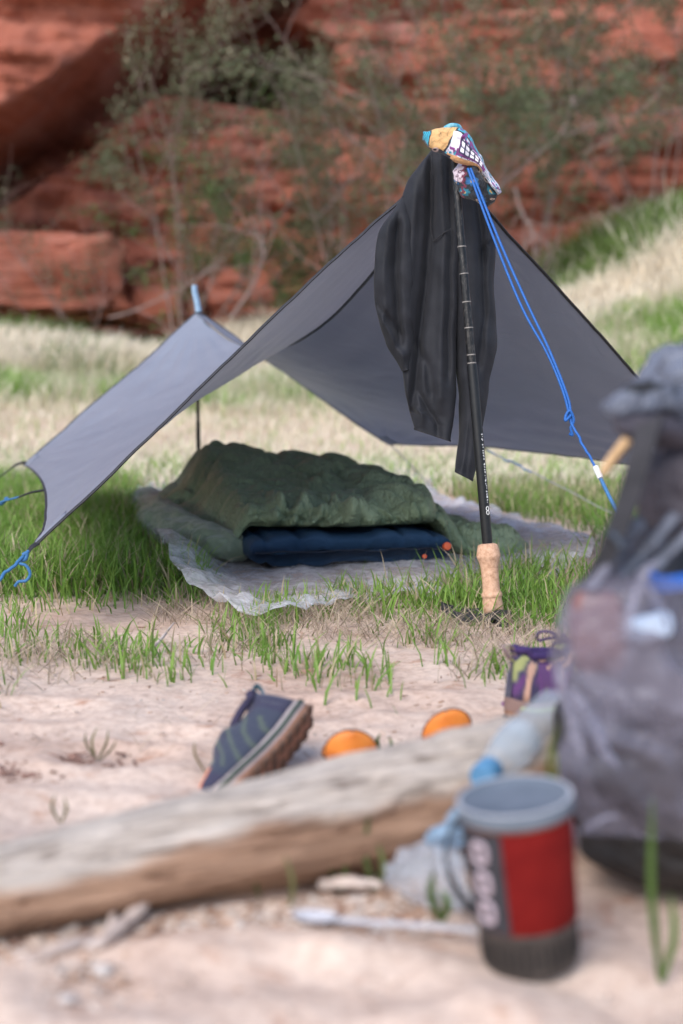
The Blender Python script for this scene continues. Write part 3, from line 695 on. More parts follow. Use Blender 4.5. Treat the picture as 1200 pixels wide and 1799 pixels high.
def build_quilt():
    m = mat('green_ripstop', (0.07, 0.1, 0.06), 0.40, spec=0.28, sheen=.0); nt, b = nodes(m); v_ = texco(nt)
    nt.links.new(ramp(nt, noise(nt, v_, 4, 5), [(.3, (.155, .210, .130)), (.7, (.215, .270, .180))]), b.inputs['Base Color'])
    n1 = bump(nt, b, noise(nt, texco(nt, 'Object', (1.5, .6, 1)), 24, 3, .5, 2.4), .8, .018)
    bump(nt, b, noise(nt, v_, 60, 3, .5, 1.2), .30, .003, n1)
    t = thing('sleeping_quilt', 'puffy dark green down quilt heaped on the navy sleeping pad', 'quilt', tuple(bed(.4, .9, .1)))
    n, mf, mb = 260, 56, 210; mm = mf + mb
    s = np.linspace(0, 1, n)[:, None]
    vk = np.array([0.0, .1, .3, .55, .8, 1.1, 1.4, 1.75]); ul = np.array([-.01, -.06, -.13, -.19, -.23, -.24, -.20, -.08]); ur = np.array([.78, .83, .87, .89, .88, .82, .72, .60])
    # near edge: a plump irregular roll lying back from the pad's end
    vr = .135 + .025 * np.sin(s * 9 + 1) + .022 * fbm(P3(s * 7, 0, 0), 2, 3) + .07 * sstep(.62, 1, s) + .05 * sstep(.18, 0, s)
    th = np.concatenate([np.linspace(-pi / 2, pi / 2, mf), np.full(mb, pi / 2)])[None, :]
    q = np.concatenate([np.zeros(mf), np.linspace(0, 1, mb + 1)[1:]])[None, :]
    back = vr + (1.72 - vr) * q; veff = back - .13 * (1 - (th / pi + .5))         # running length over the roll
    L = np.interp(back, vk, ul); R = np.interp(back, vk, ur); u = L + (R - L) * s; v = back
    side = (1 - np.abs(2 * s - 1) ** 2.5) ** .62; prof = side * (1 - q ** 7) ** .5
    over = sstep(-.06, .03, u) * sstep(PADW + .07, PADW - .03, u)
    base = .018 + (PADH + .004) * over
    hump = .072 * np.exp(-((u - .02) / .24) ** 2 - ((v - 1.05) / .50) ** 2) + .030 * np.exp(-((u - .46) / .26) ** 2 - ((v - .95) / .40) ** 2)
    bf = np.abs(np.sin((veff + .25 * u + .05 * fbm(P3(u * 3, veff * 3, 1), 2, 9)) * pi / .235)) ** .5
    loftz = (lerp(.078, .105, sstep(.12, .8, v)) + .015 * fbm(P3(u * 4, v * 4, 0), 2, 7) + hump) * (.58 + .42 * bf)
    wx = u + .05 * fbm(P3(u * 6, veff * 6, 3), 2, 13); wy = veff + .05 * fbm(P3(u * 6, veff * 6, 8), 2, 15)
    fold = np.abs(fbm(P3(wx * 6.5, wy * 4.5, 2), 2, 19)) ** .8; fold2 = np.abs(fbm(P3((wx * .8 + wy * .6) * 20, (wy * .8 - wx * .6) * 6, 5), 2, 23)) ** .7
    crease = np.abs(fbm(P3(wx * 21, wy * 3.5, 4), 2, 29)) ** .7 * np.exp(-np.clip(veff - vr + .12, 0, 9) / .20) * sstep(-.02, .10, u) + .2 * sstep(.10, -.02, u)
    fan = np.sin(np.arctan2(veff + .12, u - .10) * 20 + 3 * fbm(P3(u * 5, veff * 5, 6), 2, 27)) * np.exp(-np.hypot(u - .12, veff) / .28)
    w = .036 * (fold - .3) + .034 * (fold2 - .3) + .034 * fan + .056 * (crease - .2)
    up = .5 + .5 * np.sin(th)
    z = base + (loftz * prof + prof * w * np.clip(up * 1.4, 0, 1)) * up
    vtop = v - (.060 * side + prof * w * .9) * np.cos(th)
    top = bed(u, vtop, z)
    zb = base + .002 + 0 * z; bot = bed(u, v, np.minimum(zb, z - .0005))
    V = np.concatenate([top.reshape(-1, 3), bot.reshape(-1, 3)])
    F1 = gridfaces(n, mm); F2 = gridfaces(n, mm, off=n * mm)[:, ::-1]
    idx = lambda i, j: i * mm + j
    ring = [idx(i, 0) for i in range(n)] + [idx(n - 1, j) for j in range(1, mm)] + [idx(i, mm - 1) for i in range(n - 2, -1, -1)] + [idx(0, j) for j in range(mm - 2, 0, -1)]
    ring = np.array(ring); nx = np.roll(ring, -1); F3 = np.stack([ring, ring + n * mm, nx + n * mm, nx], 1)
    link('quilt_shell', V, np.vstack([F1, F2, F3]), m, t)
    # the hem that has slid off the pad, a lumpy roll lying on the plastic
    m2 = noisy('green_lining', (.15, .19, .125), (.20, .24, .165), 8, .45, .7, .014, 28, sheen=.3)
    P = [gnd(262, 868, .06), gnd(272, 895, .06), gnd(298, 922, .066), gnd(342, 944, .066), gnd(392, 958, .058), gnd(438, 970, .044)]
    path = spline(P, 110); rad = .074 * np.interp(np.linspace(0, 1, 110), [0, .1, .35, .7, .92, 1], [.5, .9, 1.1, 1, .75, .3])
    v_, f = tube(path, rad, 48, flat=.72); v_ = v_ + (.018 * fbm(v_ * 13, 4, 71) + .012 * np.abs(fbm(v_ * 30, 3, 73)))[:, None] * np.array([-.6, -.5, .6])
    v_[:, 2] = np.maximum(v_[:, 2], .016)
    link('folded_hem', v_, f, m2, t)
    # right corner that spills to the ground
    P = [bed(.64, .22, .055), bed(.72, .18, .052), bed(.80, .19, .045), bed(.875, .23, .03)]
    path = spline(P, 70); rad = np.interp(np.linspace(0, 1, 70), [0, .3, .7, 1], [.055, .068, .055, .012])
    v_, f = tube(path, rad, 44, flat=.9); v_ = v_ + (.016 * fbm(v_ * 15, 4, 81) + .012 * np.abs(fbm(v_ * 34, 3, 83)))[:, None] * np.array([.2, -.6, .6]); v_[:, 2] = np.maximum(v_[:, 2], .016)
    link('spilling_corner', v_, f, m, t)
build_quilt()

# ================================================================== LOG
LOGC = np.array([(-0.62, 1.245, .038), (-.34, 1.383, .044), (-.121, 1.492, .059), (.064, 1.592, .069), (.17, 1.655, .071), (.268, 1.715, .071)])
def build_log():
    n, m = 260, 120; path = spline(LOGC, n); t = np.linspace(0, 1, n)
    rad = np.interp(t, [0, .2, .45, .7, .9, 1], [.045, .050, .065, .073, .074, .070])
    T = np.gradient(path, axis=0); T /= np.linalg.norm(T, axis=1)[:, None]; S = np.cross(T, (0, 0, 1)); S /= np.linalg.norm(S, axis=1)[:, None]; U = np.cross(S, T)
    a = np.linspace(0, 2 * pi, m, endpoint=False); A, TT = np.meshgrid(a, t)
    ca, sa = np.cos(A), np.sin(A)
    # squarish worn trunk: a flat bleached top, a broken lip along the front, hollowed below it
    r = 1 + .05 * np.cos(4 * A + .6) + .05 * fbm(P3(TT * 9, ca * 1.2, sa * 1.2), 3, 5)
    grain = .045 * np.abs(fbm(P3(TT * 6, ca * 6, sa * 6), 4, 9)) + .010 * fbm(P3(TT * 30, ca * 9, sa * 9), 3, 11)
    lip = np.exp(-((A - (.52 + .16 * fbm(P3(TT * 8, 0, 0), 3, 15))) / .10) ** 2) * .05
    hollow = np.exp(-((A - (-.05 + .25 * fbm(P3(TT * 5, 3, 0), 2, 17))) / .30) ** 2) * (.14 + .12 * fbm(P3(TT * 11, 1, 0), 3, 19))
    under = np.exp(-((A - 5.35) / .35) ** 2) * .10
    r = r - grain + lip - hollow - under
    r = r * (1 - .5 * (TT > .995))
    V = path[:, None] + rad[:, None, None] * r[..., None] * (ca[..., None] * S[:, None] + sa[..., None] * U[:, None] * 1.0)
    mtl = mat('driftwood', (.5, .42, .37), .85, spec=.2); nt, b = nodes(mtl); vv = texco(nt, 'Object')
    at_ = nt.nodes.new('ShaderNodeVertexColor'); at_.layer_name = 'tint'
    rot = nt.nodes.new('ShaderNodeMapping'); rot.inputs['Rotation'].default_value = (0, 0, -radians(26)); rot.inputs['Scale'].default_value = (1, 1, 1); nt.links.new(vv, rot.inputs[0])
    st = nt.nodes.new('ShaderNodeMapping'); st.inputs['Scale'].default_value = (2.2, 16, 16); nt.links.new(rot.outputs[0], st.inputs[0])
    g = ramp(nt, noise(nt, st.outputs[0], 5, 7, .65, .4), [(.33, (.20, .14, .115)), (.46, (.82, .78, .75)), (.7, (1.1, 1.08, 1.06))])
    nt.links.new(mixc(nt, .85, at_.outputs[0], g, 'MULTIPLY'), b.inputs['Base Color'])
    bump(nt, b, noise(nt, st.outputs[0], 7, 7, .65, .4), 1.0, .016)
    # silvery weathered upper side, raw brown wood below the broken lip: two ages of surface
    k = sstep(.30, .62, A + .14 * fbm(P3(TT * 14, 5, 0), 3, 23)) * (A < 3.6)
    patch = fbm(P3(TT * 7, ca, sa), 3, 27)
    pale = np.array([.74, .655, .585]) + .07 * patch[..., None] * np.array([1, .85, .7]); brown = np.array([.49, .31, .215]) + .09 * patch[..., None] * np.array([1, .7, .5])
    c = brown + (pale - brown) * k[..., None]
    v, f = loft(V); o = link('driftwood_log', v, f, mtl, None, True, np.clip(c.reshape(-1, 3), .02, 1))
    tag(o, 'bleached driftwood log with a broken brown flank lying across the sand', 'log')
build_log()

# ================================================================== STOVE MUG
def build_mug():
    base = gnd(934, 1688); ax = unit(np.array([-.118, -.045, 1.0]))
    t = thing('cooking_mug', 'insulated red camping stove mug with grey lid standing on the sand', 'mug', tuple(base))
    H = .168
    dark = noisy('heat_ring', (.040, .034, .032), (.075, .062, .055), 70, .55, .3, .001, metal=.3)
    v, f = lathe([(.030, .000), (.0440, .001), (.0462, .006), (.0465, .040), (.0478, .043), (.0480, .047), (.0462, .049)], 64, ax, base); o = link('heat_exchanger_ring', v, f, dark, t)
    tt = unit(np.cross(ax, (0.2, 1, 0.1))); bb = np.cross(ax, tt)
    slot = mat('slot_shade', (.015, .012, .011), .8)
    parts = []
    for k in range(36):
        a = 2 * pi * k / 36; n = cos(a) * tt + sin(a) * bb; s = np.cross(ax, n); c = base + n * .0466
        q = [c + ax * h + s * w + n * d for d in (0, .0008) for h, w in ((.012, -.0013), (.012, .0013), (.034, .0013), (.034, -.0013))]
        parts.append((q, [[0, 1, 2, 3], [7, 6, 5, 4], [0, 4, 5, 1], [1, 5, 6, 2], [2, 6, 7, 3], [3, 7, 4, 0]]))
    v, f = join(parts); link('vent_slots', v, f, slot, o, False)
    red = mat('red_neoprene', (.34, .022, .018), .85, spec=.12); nt, b = nodes(red); v_ = texco(nt)
    nt.links.new(ramp(nt, noise(nt, v_, 30, 5), [(.3, (.125, .006, .006)), (.7, (.19, .011, .009))]), b.inputs['Base Color']); bump(nt, b, noise(nt, v_, 600, 3, .7), .4, .001)
    v, f = lathe([(.0470, .046), (.0492, .049), (.0500, .080), (.0515, .120), (.0522, .146), (.0515, .149), (.049, .150)], 64, ax, base); link('cozy', v, f, red, t)
    v, f = lathe([(.0495, .149), (.0530, .150), (.0535, .153), (.0512, .155)], 64, ax, base); link('rim', v, f, noisy('brown_rim', (.12, .085, .07), (.18, .13, .10), 50, .6, 0), t)
    lidm = noisy('grey_lid', (.12, .145, .18), (.15, .175, .215), 30, .6, .1, .001, spec=.25)
    v, f = lathe([(.0510, .153), (.0555, .154), (.0562, .160), (.0550, .1655), (.0520, .1665), (.0495, .1655), (.0485, .1648), (.020, .1645), (.001, .1645)], 64, ax, base); lid = link('lid', v, f, lidm, t)
    v, f = lathe([(.0535, .1655), (.0555, .1668), (.0545, .1678), (.0515, .1672)], 64, ax, base, False); link('lid_lip', v, f, noisy('pale_lip', (.38, .39, .43), (.44, .45, .48), 30, .5, 0), lid)
    # dark panel with a column of pale ring marks
    view = unit(np.array([0, 0, CAM_Z]) - (base + ax * .1)); vh = unit(view - ax * (view @ ax)); sd = np.cross(ax, vh)
    if sd[0] < 0: sd = -sd
    def surf(ang, h, off=0.0):
        r = np.interp(h, [.049, .08, .12, .146], [.0492, .0500, .0515, .0522]) + off
        return base + ax * h + (vh * cos(ang) + sd * sin(ang)) * r
    rows = np.linspace(.0495, .1480, 26); cols = np.linspace(-1.42, -.33, 24)
    G = np.array([[surf(a_, h, .0012) for a_ in cols] for h in rows]); Gi = np.array([[surf(a_, h, -.0006) for a_ in cols] for h in rows])
    V = np.concatenate([G.reshape(-1, 3), Gi.reshape(-1, 3)]); n1, n2 = len(rows), len(cols)
    F1 = gridfaces(n1, n2); F2 = gridfaces(n1, n2, off=n1 * n2)[:, ::-1]
    idx = np.arange(n1 * n2).reshape(n1, n2); ring = np.concatenate([idx[:, 0], idx[-1, 1:], idx[-2::-1, -1], idx[0, -2:0:-1]]); nx = np.roll(ring, -1)
    F3 = np.stack([ring, ring + n1 * n2, nx + n1 * n2, nx], 1)
    pan = link('logo_panel', V, np.vstack([F1, F2, F3]), noisy('black_panel', (.018, .018, .024), (.03, .03, .038), 60, .6, .1, .001), t)
    ink = mat('pale_ink', (.42, .34, .38), .6)
    for k, (h, wd) in enumerate(((.128, .19), (.098, .19), (.069, .20))):
        a = np.linspace(0, 2 * pi, 40); c0 = -.78
        P = []
        for q in a:
            x = np.sign(cos(q)) * abs(cos(q)) ** .6; y = np.sign(sin(q)) * abs(sin(q)) ** .6
            P.append(surf(c0 + wd * .72 * x, h + .0092 * y, .0018))
        v, f = tube(P, .0028, 6, False); link('ring_mark', v, f, ink, pan)
    # webbing handle on the side
    ha = -1.62; P = [surf(ha, .146, .001), surf(ha, .140, .010), surf(ha, .118, .019), surf(ha, .090, .019), surf(ha, .066, .010), surf(ha, .053, .002)]
    out = unit(surf(ha, .1, .05) - surf(ha, .1)); w = np.cross(ax, out) * .0085
    v, f = ribbon(spline(P, 40), w, .0015); link('handle_strap', v, f, BLK, t)
build_mug()

# ================================================================== CLEAR PLASTIC THINGS, SPOON
def build_plastics():
    film = see_through_film('clear_pet', (.70, .80, .90), .36, .08, 14, .25, .004, .08)
    blue = noisy('blue_label', (.07, .20, .36), (.12, .28, .46), 30, .4, .1, .001)
    a = at(978, 1236, 1.735); b = at(846, 1368, 1.53)
    t = thing('plastic_bottle', 'clear plastic bottle with a blue cap resting on the log behind the mug', 'bottle', tuple(b))
    ax = unit(b - a); L = np.linalg.norm(b - a)
    pr = [(.004, 0), (.018, .003), (.0235, .012), (.0245, .03), (.0232, .05), (.0245, .056), (.0245, .09), (.0232, .095), (.0245, .101), (.0245, L * .62), (.023, L * .72), (.016, L * .86), (.0125, L * .90)]
    v, f = lathe(pr, 48, ax, a); link('bottle_body', v, f, film, t)
    v, f = lathe([(.0250, L * .50), (.0258, L * .51), (.0258, L * .60), (.0248, L * .62)], 48, ax, a); link('label_band', v, f, film, t)
    v, f = lathe([(.012, L * .885), (.0155, L * .89), (.0158, L * .985), (.014, L), (.003, L * 1.002)], 32, ax, a); link('cap', v, f, blue, t)
    # twisted clear bag with a knotted neck
    c = gnd(735, 1592); neck = at(782, 1478, 1.46)
    t = thing('plastic_bag', 'small clear plastic bag with a twisted neck beside the red mug', 'plastic bag', tuple(c))
    film2 = see_through_film('clear_bag', (.72, .76, .84), .34, .2, 60, 1.0, .008, .2)
    n, m = 70, 70; base = c + np.array([0, .01, .006]); V = []
    for i in range(n):
        s = i / (n - 1); p = lerp(base, neck, s); r = np.interp(s, [0, .05, .3, .6, .85, 1], [.004, .040, .046, .034, .018, .009])
        a_ = np.linspace(0, 2 * pi, m, endpoint=False); dx = unit(np.cross(neck - base, (0, 1, 0))); dy = unit(np.cross(neck - base, dx))
        rr = r * (1 + .16 * np.sin(a_ * 5 + s * 4) * s + .14 * fbm(P3(np.cos(a_) * 2, np.sin(a_) * 2, s * 5), 3, 44))
        V.append(p + rr[:, None] * (np.cos(a_)[:, None] * dx + .62 * np.sin(a_)[:, None] * dy))
    V = np.array(V); V[..., 2] = np.maximum(V[..., 2], .004); v, f = loft(V); link('bag_body', v, f, film2, t)
    k = [neck + np.array(q) for q in ((0, 0, -.004), (-.010, -.006, .006), (.004, -.014, .014), (.014, -.006, .006), (.010, .004, .018), (.016, .002, .03), (.028, 0, .034))]
    v, f = tube(spline(k, 50), np.interp(np.linspace(0, 1, 50), [0, .3, .7, 1], [.010, .011, .010, .006]), 12)
    v = v + (.004 * fbm(v * 90, 3, 3))[:, None] * np.array([1, 1, 1]); link('twisted_neck', v, f, see_through_film('blue_tinted_film', (.36, .54, .72), .55, .15, 80, .8, .004, .15), t)
    q1 = spline([neck, at(800, 1540, 1.43), at(812, 1600, 1.42)], 30); v, f = ribbon(q1, np.array([.012, .004, 0]), .0005); v = v + (.003 * fbm(v * 60, 3, 5))[:, None]; link('bag_tail', v, f, film2, t)
    # long spoon on the sand
    t = thing('spoon', 'long pale grey spoon lying flat on the sand near the mug', 'spoon', tuple(gnd(680, 1628)))
    al = noisy('pale_plastic', (.46, .45, .48), (.54, .53, .56), 200, .5, .15, .0004)
    P = [gnd(575, 1622, .007), gnd(650, 1627, .008), gnd(740, 1633, .008), gnd(838, 1642, .007)]
    for p in P: p[2] += .004
    v, f = ribbon(spline(P, 40), np.array([.0, .0032, .0008]), .0012); link('handle', v, f, al, t)
    c = gnd(553, 1619, .008); c[2] += .004; d1 = unit(gnd(575, 1622) - gnd(520, 1616)); d2 = np.array([-d1[1], d1[0], 0]); nn = 26; V = []
    for i in range(nn):
        for j in range(nn):
            x = (i / (nn - 1) * 2 - 1); y = (j / (nn - 1) * 2 - 1); s = sqrt(max(0, 1 - x * x)); V.append(c + d1 * x * .024 + d2 * y * s * .015 + np.array([0, 0, -.006 * (1 - x * x) * (1 - y * y) + .003]))
    o = link('bowl', V, gridfaces(nn, nn), al, t); md = o.modifiers.new('thick', 'SOLIDIFY'); md.thickness = .001
build_plastics()

# ================================================================== SHOES AND INSOLES
def shoe(label, heel, Ldir, Ndir, cols, size=1.0, lace=True):
    """heel: point under the heel centre; Ldir heel->toe; Ndir out of the sole"""
    L = unit(Ldir); N = np.asarray(Ndir, float); N = unit(N - L * (N @ L)); U = -N; W = np.cross(L, U)
    t = thing('trail_shoe', label, 'shoe', tuple(heel))
    X = lambda l, w, u: np.asarray(heel) + size * (l * L + w * W + u * U)
    xs = np.linspace(0, .29, 110)
    hw = np.interp(xs, [0, .006, .02, .05, .10, .15, .20, .245, .27, .284, .29], [.004, .018, .029, .034, .032, .037, .047, .044, .034, .018, .004])
    ctr = np.interp(xs, [0, .1, .2, .29], [0, .002, .004, -.006])
    spring = np.interp(xs, [0, .03, .06, .2, .25, .29], [.010, .002, 0, 0, .006, .022])
    def ringset(profile):
        R = []
        for i, x in enumerate(xs):
            R.append([X(x, ctr[i] + w * hw[i], spring[i] + u) for w, u in profile(i)])
        return loft(R)
    sole = lambda i: [(-.92, 0), (-.5, -.002), (.5, -.002), (.92, 0), (1.0, .004), (1.0, .008), (-1.0, .008), (-1.0, .004)]
    mid = lambda i: [(-1.0, .0082), (1.0, .0082), (1.07, .016), (1.03, .026), (.95, .031), (-.95, .031), (-1.03, .026), (-1.07, .016)]
    rub = noisy('outsole_rubber', cols['sole'], tuple(np.array(cols['sole']) * .55), 45, .8, .5, .002)
    foam = noisy('midsole_foam', cols['mid'], tuple(np.array(cols['mid']) * .8), 30, .6, .2, .001)
    v, f = ringset(sole); so = link('outsole', v, f, rub, t)
    lug = mat('dark_lug', cols['lug'], .85); parts = []
    for x in np.arange(.018, .275, .027):
        h = np.interp(x, xs, hw); s = np.interp(x, xs, spring)
        for w in ((-.58, .58) if h < .036 else (-.66, 0, .66)):
            q = [X(x + dx, w * h + dw, s + u) for u in (-.001, -.0042) for dx, dw in ((-.008, -.009), (.008, -.011), (.010, .009), (-.006, .011))]
            parts.append((q, [[0, 1, 2, 3], [7, 6, 5, 4], [0, 4, 5, 1], [1, 5, 6, 2], [2, 6, 7, 3], [3, 7, 4, 0]]))
    for p in parts: link('lug', p[0], p[1], lug, so, False)
    v, f = ringset(mid); mo = link('midsole', v, f, foam, t)
    P = [X(x, ctr[i] + 1.075 * hw[i], spring[i] + .017) for i, x in enumerate(xs)]; v, f = tube(P[3:-3], .0045 * size, 6); link('accent_stripe', v, f, noisy('accent', cols['accent'], tuple(np.array(cols['accent']) * .8), 40, .6, 0), mo)
    P = [X(x, ctr[i] - 1.075 * hw[i], spring[i] + .017) for i, x in enumerate(xs)]; v, f = tube(P[3:-3], .0045 * size, 6); link('accent_stripe', v, f, noisy('second_accent', cols['accent2'], tuple(np.array(cols['accent2']) * .8), 40, .6, 0), mo)
    # upper: closed vamp in front, open collar behind
    hh = np.interp(xs, [0, .01, .03, .06, .10, .13, .17, .21, .25, .28, .29], [.070, .088, .090, .078, .080, .092, .082, .060, .045, .026, .008])
    R = []
    a = np.linspace(0, pi, 50)
    for i, x in enumerate(xs):
        wall = [];
        for q in a:
            w = np.sign(cos(q)) * abs(cos(q)) ** .55 * .97; u = .030 + hh[i] * abs(sin(q)) ** .62
            sq = 1 - .32 * abs(sin(q)) ** 2 * np.interp(x, [0, .12, .2, .29], [1, .9, .5, .2])
            if .02 < x < .115: u = min(u, .030 + hh[i] * (.30 + .70 * abs(cos(q)) ** .35) if abs(cos(q)) < .55 else u)   # the opening dips inside the collar
            wall.append(X(x + (.010 * (u - .03) / .09 if x < .04 else 0), ctr[i] + w * hw[i] * sq, spring[i] + u))
        R.append(wall)
    R = np.array(R); v, f = loft(R)
    C = np.array([cols['toe'] if x > .235 else (cols['panel'] if .10 < x < .235 else cols['upper']) for x in xs]); C = np.repeat(C[:, None], 50, 1).astype(float)
    for i, x in enumerate(xs):
        for j, q in enumerate(a):
            if abs(sin(q)) < .62: C[i, j] = cols['side'] if .06 < x < .25 else cols['upper']
            if abs(((x * 22 + sin(q) * 2.2) % 1) - .5) < .13 and .08 < x < .23: C[i, j] = cols['accent2']
            if 'print' in cols: pr_ = cols['print']; n1_ = float(sstep(.12, .32, fbm(np.array([x * 30 + sin(q) * 1.3, cos(q) * 2.6 + x * 9, 1.0]), 3, 8))); n2_ = float(sstep(.0, .25, fbm(np.array([x * 36 - sin(q) * 1.7, cos(q) * 3 - x * 11, 5.0]), 3, 9))); n3_ = float(sstep(.34, .48, fbm(np.array([x * 44 + cos(q), cos(q) * 4 + x * 17, 9.0]), 3, 11))); C[i, j] = lerp(lerp(lerp(np.array(pr_[0]), np.array(pr_[1]), n1_), np.array(pr_[2]), n2_), np.array(pr_[4]), n3_)
    up = tinted('shoe_mesh', .8, 0, sheen=.2); nt, b = nodes(up); bump(nt, b, noise(nt, texco(nt), 500, 3, .7), .5, .001)
    u_ = link('upper', v, f, up, t, True, C.reshape(-1, 3))
    rim = []
    for q in np.linspace(0, 2 * pi, 50): rim.append(X(.065 + .052 * cos(q), .022 * sin(q) * (1 + .1 * cos(q)), .030 + .080 + .010 * (cos(q) < -.6) - .004 * cos(q)))
    v, f = tube(rim, .0075 * size, 8, False); link('collar', v, f, noisy('collar_foam', cols['collar'], tuple(np.array(cols['collar']) * .6), 60, .9, .3, .001), t)
    v, f = ribbon(spline([X(.012, 0, .10), X(-.006, 0, .118), X(-.010, 0, .132), X(.004, 0, .130), X(.012, 0, .112)], 24), W * .006 * size, .001); link('pull_loop', v, f, noisy('loop_web', cols['accent2'], cols['accent'], 90, .8, 0), t)
    if lace:
        lm = noisy('lace', cols['lace'], tuple(np.array(cols['lace']) * .5), 120, .8, .2, .001)
        for k, x in enumerate((.125, .145, .165, .185, .205)):
            h = np.interp(x, xs, hh); P = [X(x + .006 * sin(s * 3), s * .020, np.interp(x, xs, spring) + .030 + h * (1 - .12 * s * s) + .003) for s in np.linspace(-1, 1, 12)]
            v, f = tube(P, .0026 * size, 6); link('lace', v, f, lm, t)
        for s in (-1, 1):
            P = [X(.125, 0, .124), X(.115, s * .014, .140), X(.105, s * .034, .138), X(.112, s * .042, .122), X(.128, s * .022, .128), X(.127, 0, .126)]
            v, f = tube(spline(P, 40), .0026 * size, 6, False); link('lace_bow', v, f, lm, t)
    return t
navy = dict(sole=(.33, .17, .11), lug=(.11, .065, .045), mid=(.36, .30, .29), accent=(.07, .16, .24), accent2=(.07, .09, .07), upper=(.026, .024, .055), panel=(.018, .020, .045), side=(.028, .034, .060), toe=(.62, .20, .09), collar=(.045, .035, .075), lace=(.05, .04, .07))
many = dict(sole=(.30, .16, .10), lug=(.03, .02, .02), mid=(.24, .15, .13), accent=(.30, .32, .12), accent2=(.16, .05, .18), upper=(.36, .36, .18), panel=(.10, .06, .20), side=(.52, .36, .28), toe=(.30, .14, .09), collar=(.05, .025, .12), lace=(.06, .03, .13), print=[(.03, .025, .075), (.28, .30, .12), (.10, .03, .14), (.03, .03, .10), (.50, .30, .22), (.05, .12, .18), (.025, .02, .06)])
def build_shoes():
    h = gnd(520, 1318, .062)
    shoe('navy trail shoe tipped over behind the log with its brown sole showing', at(556, 1250, 2.06), (-.46, -.76, -.42), (.62, -.66, -.34), navy, .82, False)
    shoe('purple and lime trail shoe standing behind the log beside the plastic sack', gnd(893, 1275) + np.array([0, 0, .008]), (.80, .60, 0), (0, 0, -1), many, .92)
    org = mat('orange_foam', (.72, .22, .03), .55, sss=.0); nt, b = nodes(org)
    nt.links.new(ramp(nt, noise(nt, texco(nt), 25, 4), [(.3, (.62, .17, .025)), (.7, (.80, .28, .045))]), b.inputs['Base Color']); bump(nt, b, noise(nt, texco(nt), 200, 4, .7), .25, .0015)
    rimm = noisy('dark_top_cloth', (.09, .045, .03), (.05, .03, .025), 90, .9, .3, .001)
    def insole(label, px, py, d, yaw, roll, h0):
        """heel end propped up against the log, the rest lying on the sand"""
        c = at(px, py, d); t = thing('shoe_insole', label, 'insole', (c[0], c[1], 0), 'orange insoles behind the log')
        Fd = np.array([sin(yaw), cos(yaw), 0]); Wd = np.array([cos(yaw), -sin(yaw), 0])
        z0 = c[2]; nr = 24
        ctl = spline([(0, z0), (.008, z0 - .020), (.020, max(.016, z0 - .042)), (.040, .010), (.065, .006), (.095, .006), (.130, .008)], 400)
        arc = np.concatenate([[0], np.cumsum(np.linalg.norm(np.diff(ctl, axis=0), axis=1))]); tot = arc[-1]
        ls = np.concatenate([.037 * (1 - np.cos(np.linspace(.05, pi / 2, nr))), np.linspace(.04, tot, 24)])
        hw = np.where(ls < .037, .037 * np.sqrt(np.clip(1 - (1 - ls / .037) ** 2, 0, 1)), np.interp(ls, [.037, .07, .11, tot - .015, tot], [.037, .033, .036, .030, .006]))
        R = []; rim_l, rim_r = [], []
        for i, l in enumerate(ls):
            k = min(len(ctl) - 2, np.searchsorted(arc, l)); fl, z = ctl[k]; tg = unit(ctl[k + 1] - ctl[max(0, k - 1)])
            Un = -Fd * tg[1] + np.array([0, 0, 1]) * tg[0]; Wr = unit(Wd * cos(roll) + np.array([0, 0, 1]) * sin(roll)) if l < .06 else Wd
            base = np.array([c[0], c[1], 0]) + Fd * fl + np.array([0, 0, z]); bow = .016 * np.interp(l, [0, .03, .08, tot], [.5, 1, .6, .2])
            wv = np.linspace(-1, 1, 25); low = [base + Wr * w * hw[i] - Un * bow * (1 - w * w) for w in wv]; hi = [p + Un * .004 for p in low]
            R.append(low + hi[::-1]); rim_l.append(low[0] + Un * .002); rim_r.append(low[-1] + Un * .002)
        v, f = loft(R); link('insole_foam', v, f, org, t)
        v, f = tube(rim_l[::-1] + rim_r, .0017, 6); link('cloth_edge', v, f, rimm, t)
    insole('rounded orange insole nearest the tipped navy shoe behind the log', 619, 1284, 1.95, -.10, -.05, 0)
    insole('rounded orange insole by itself between log and grass tufts', 784, 1249, 2.03, .12, .30, 0)
build_shoes()

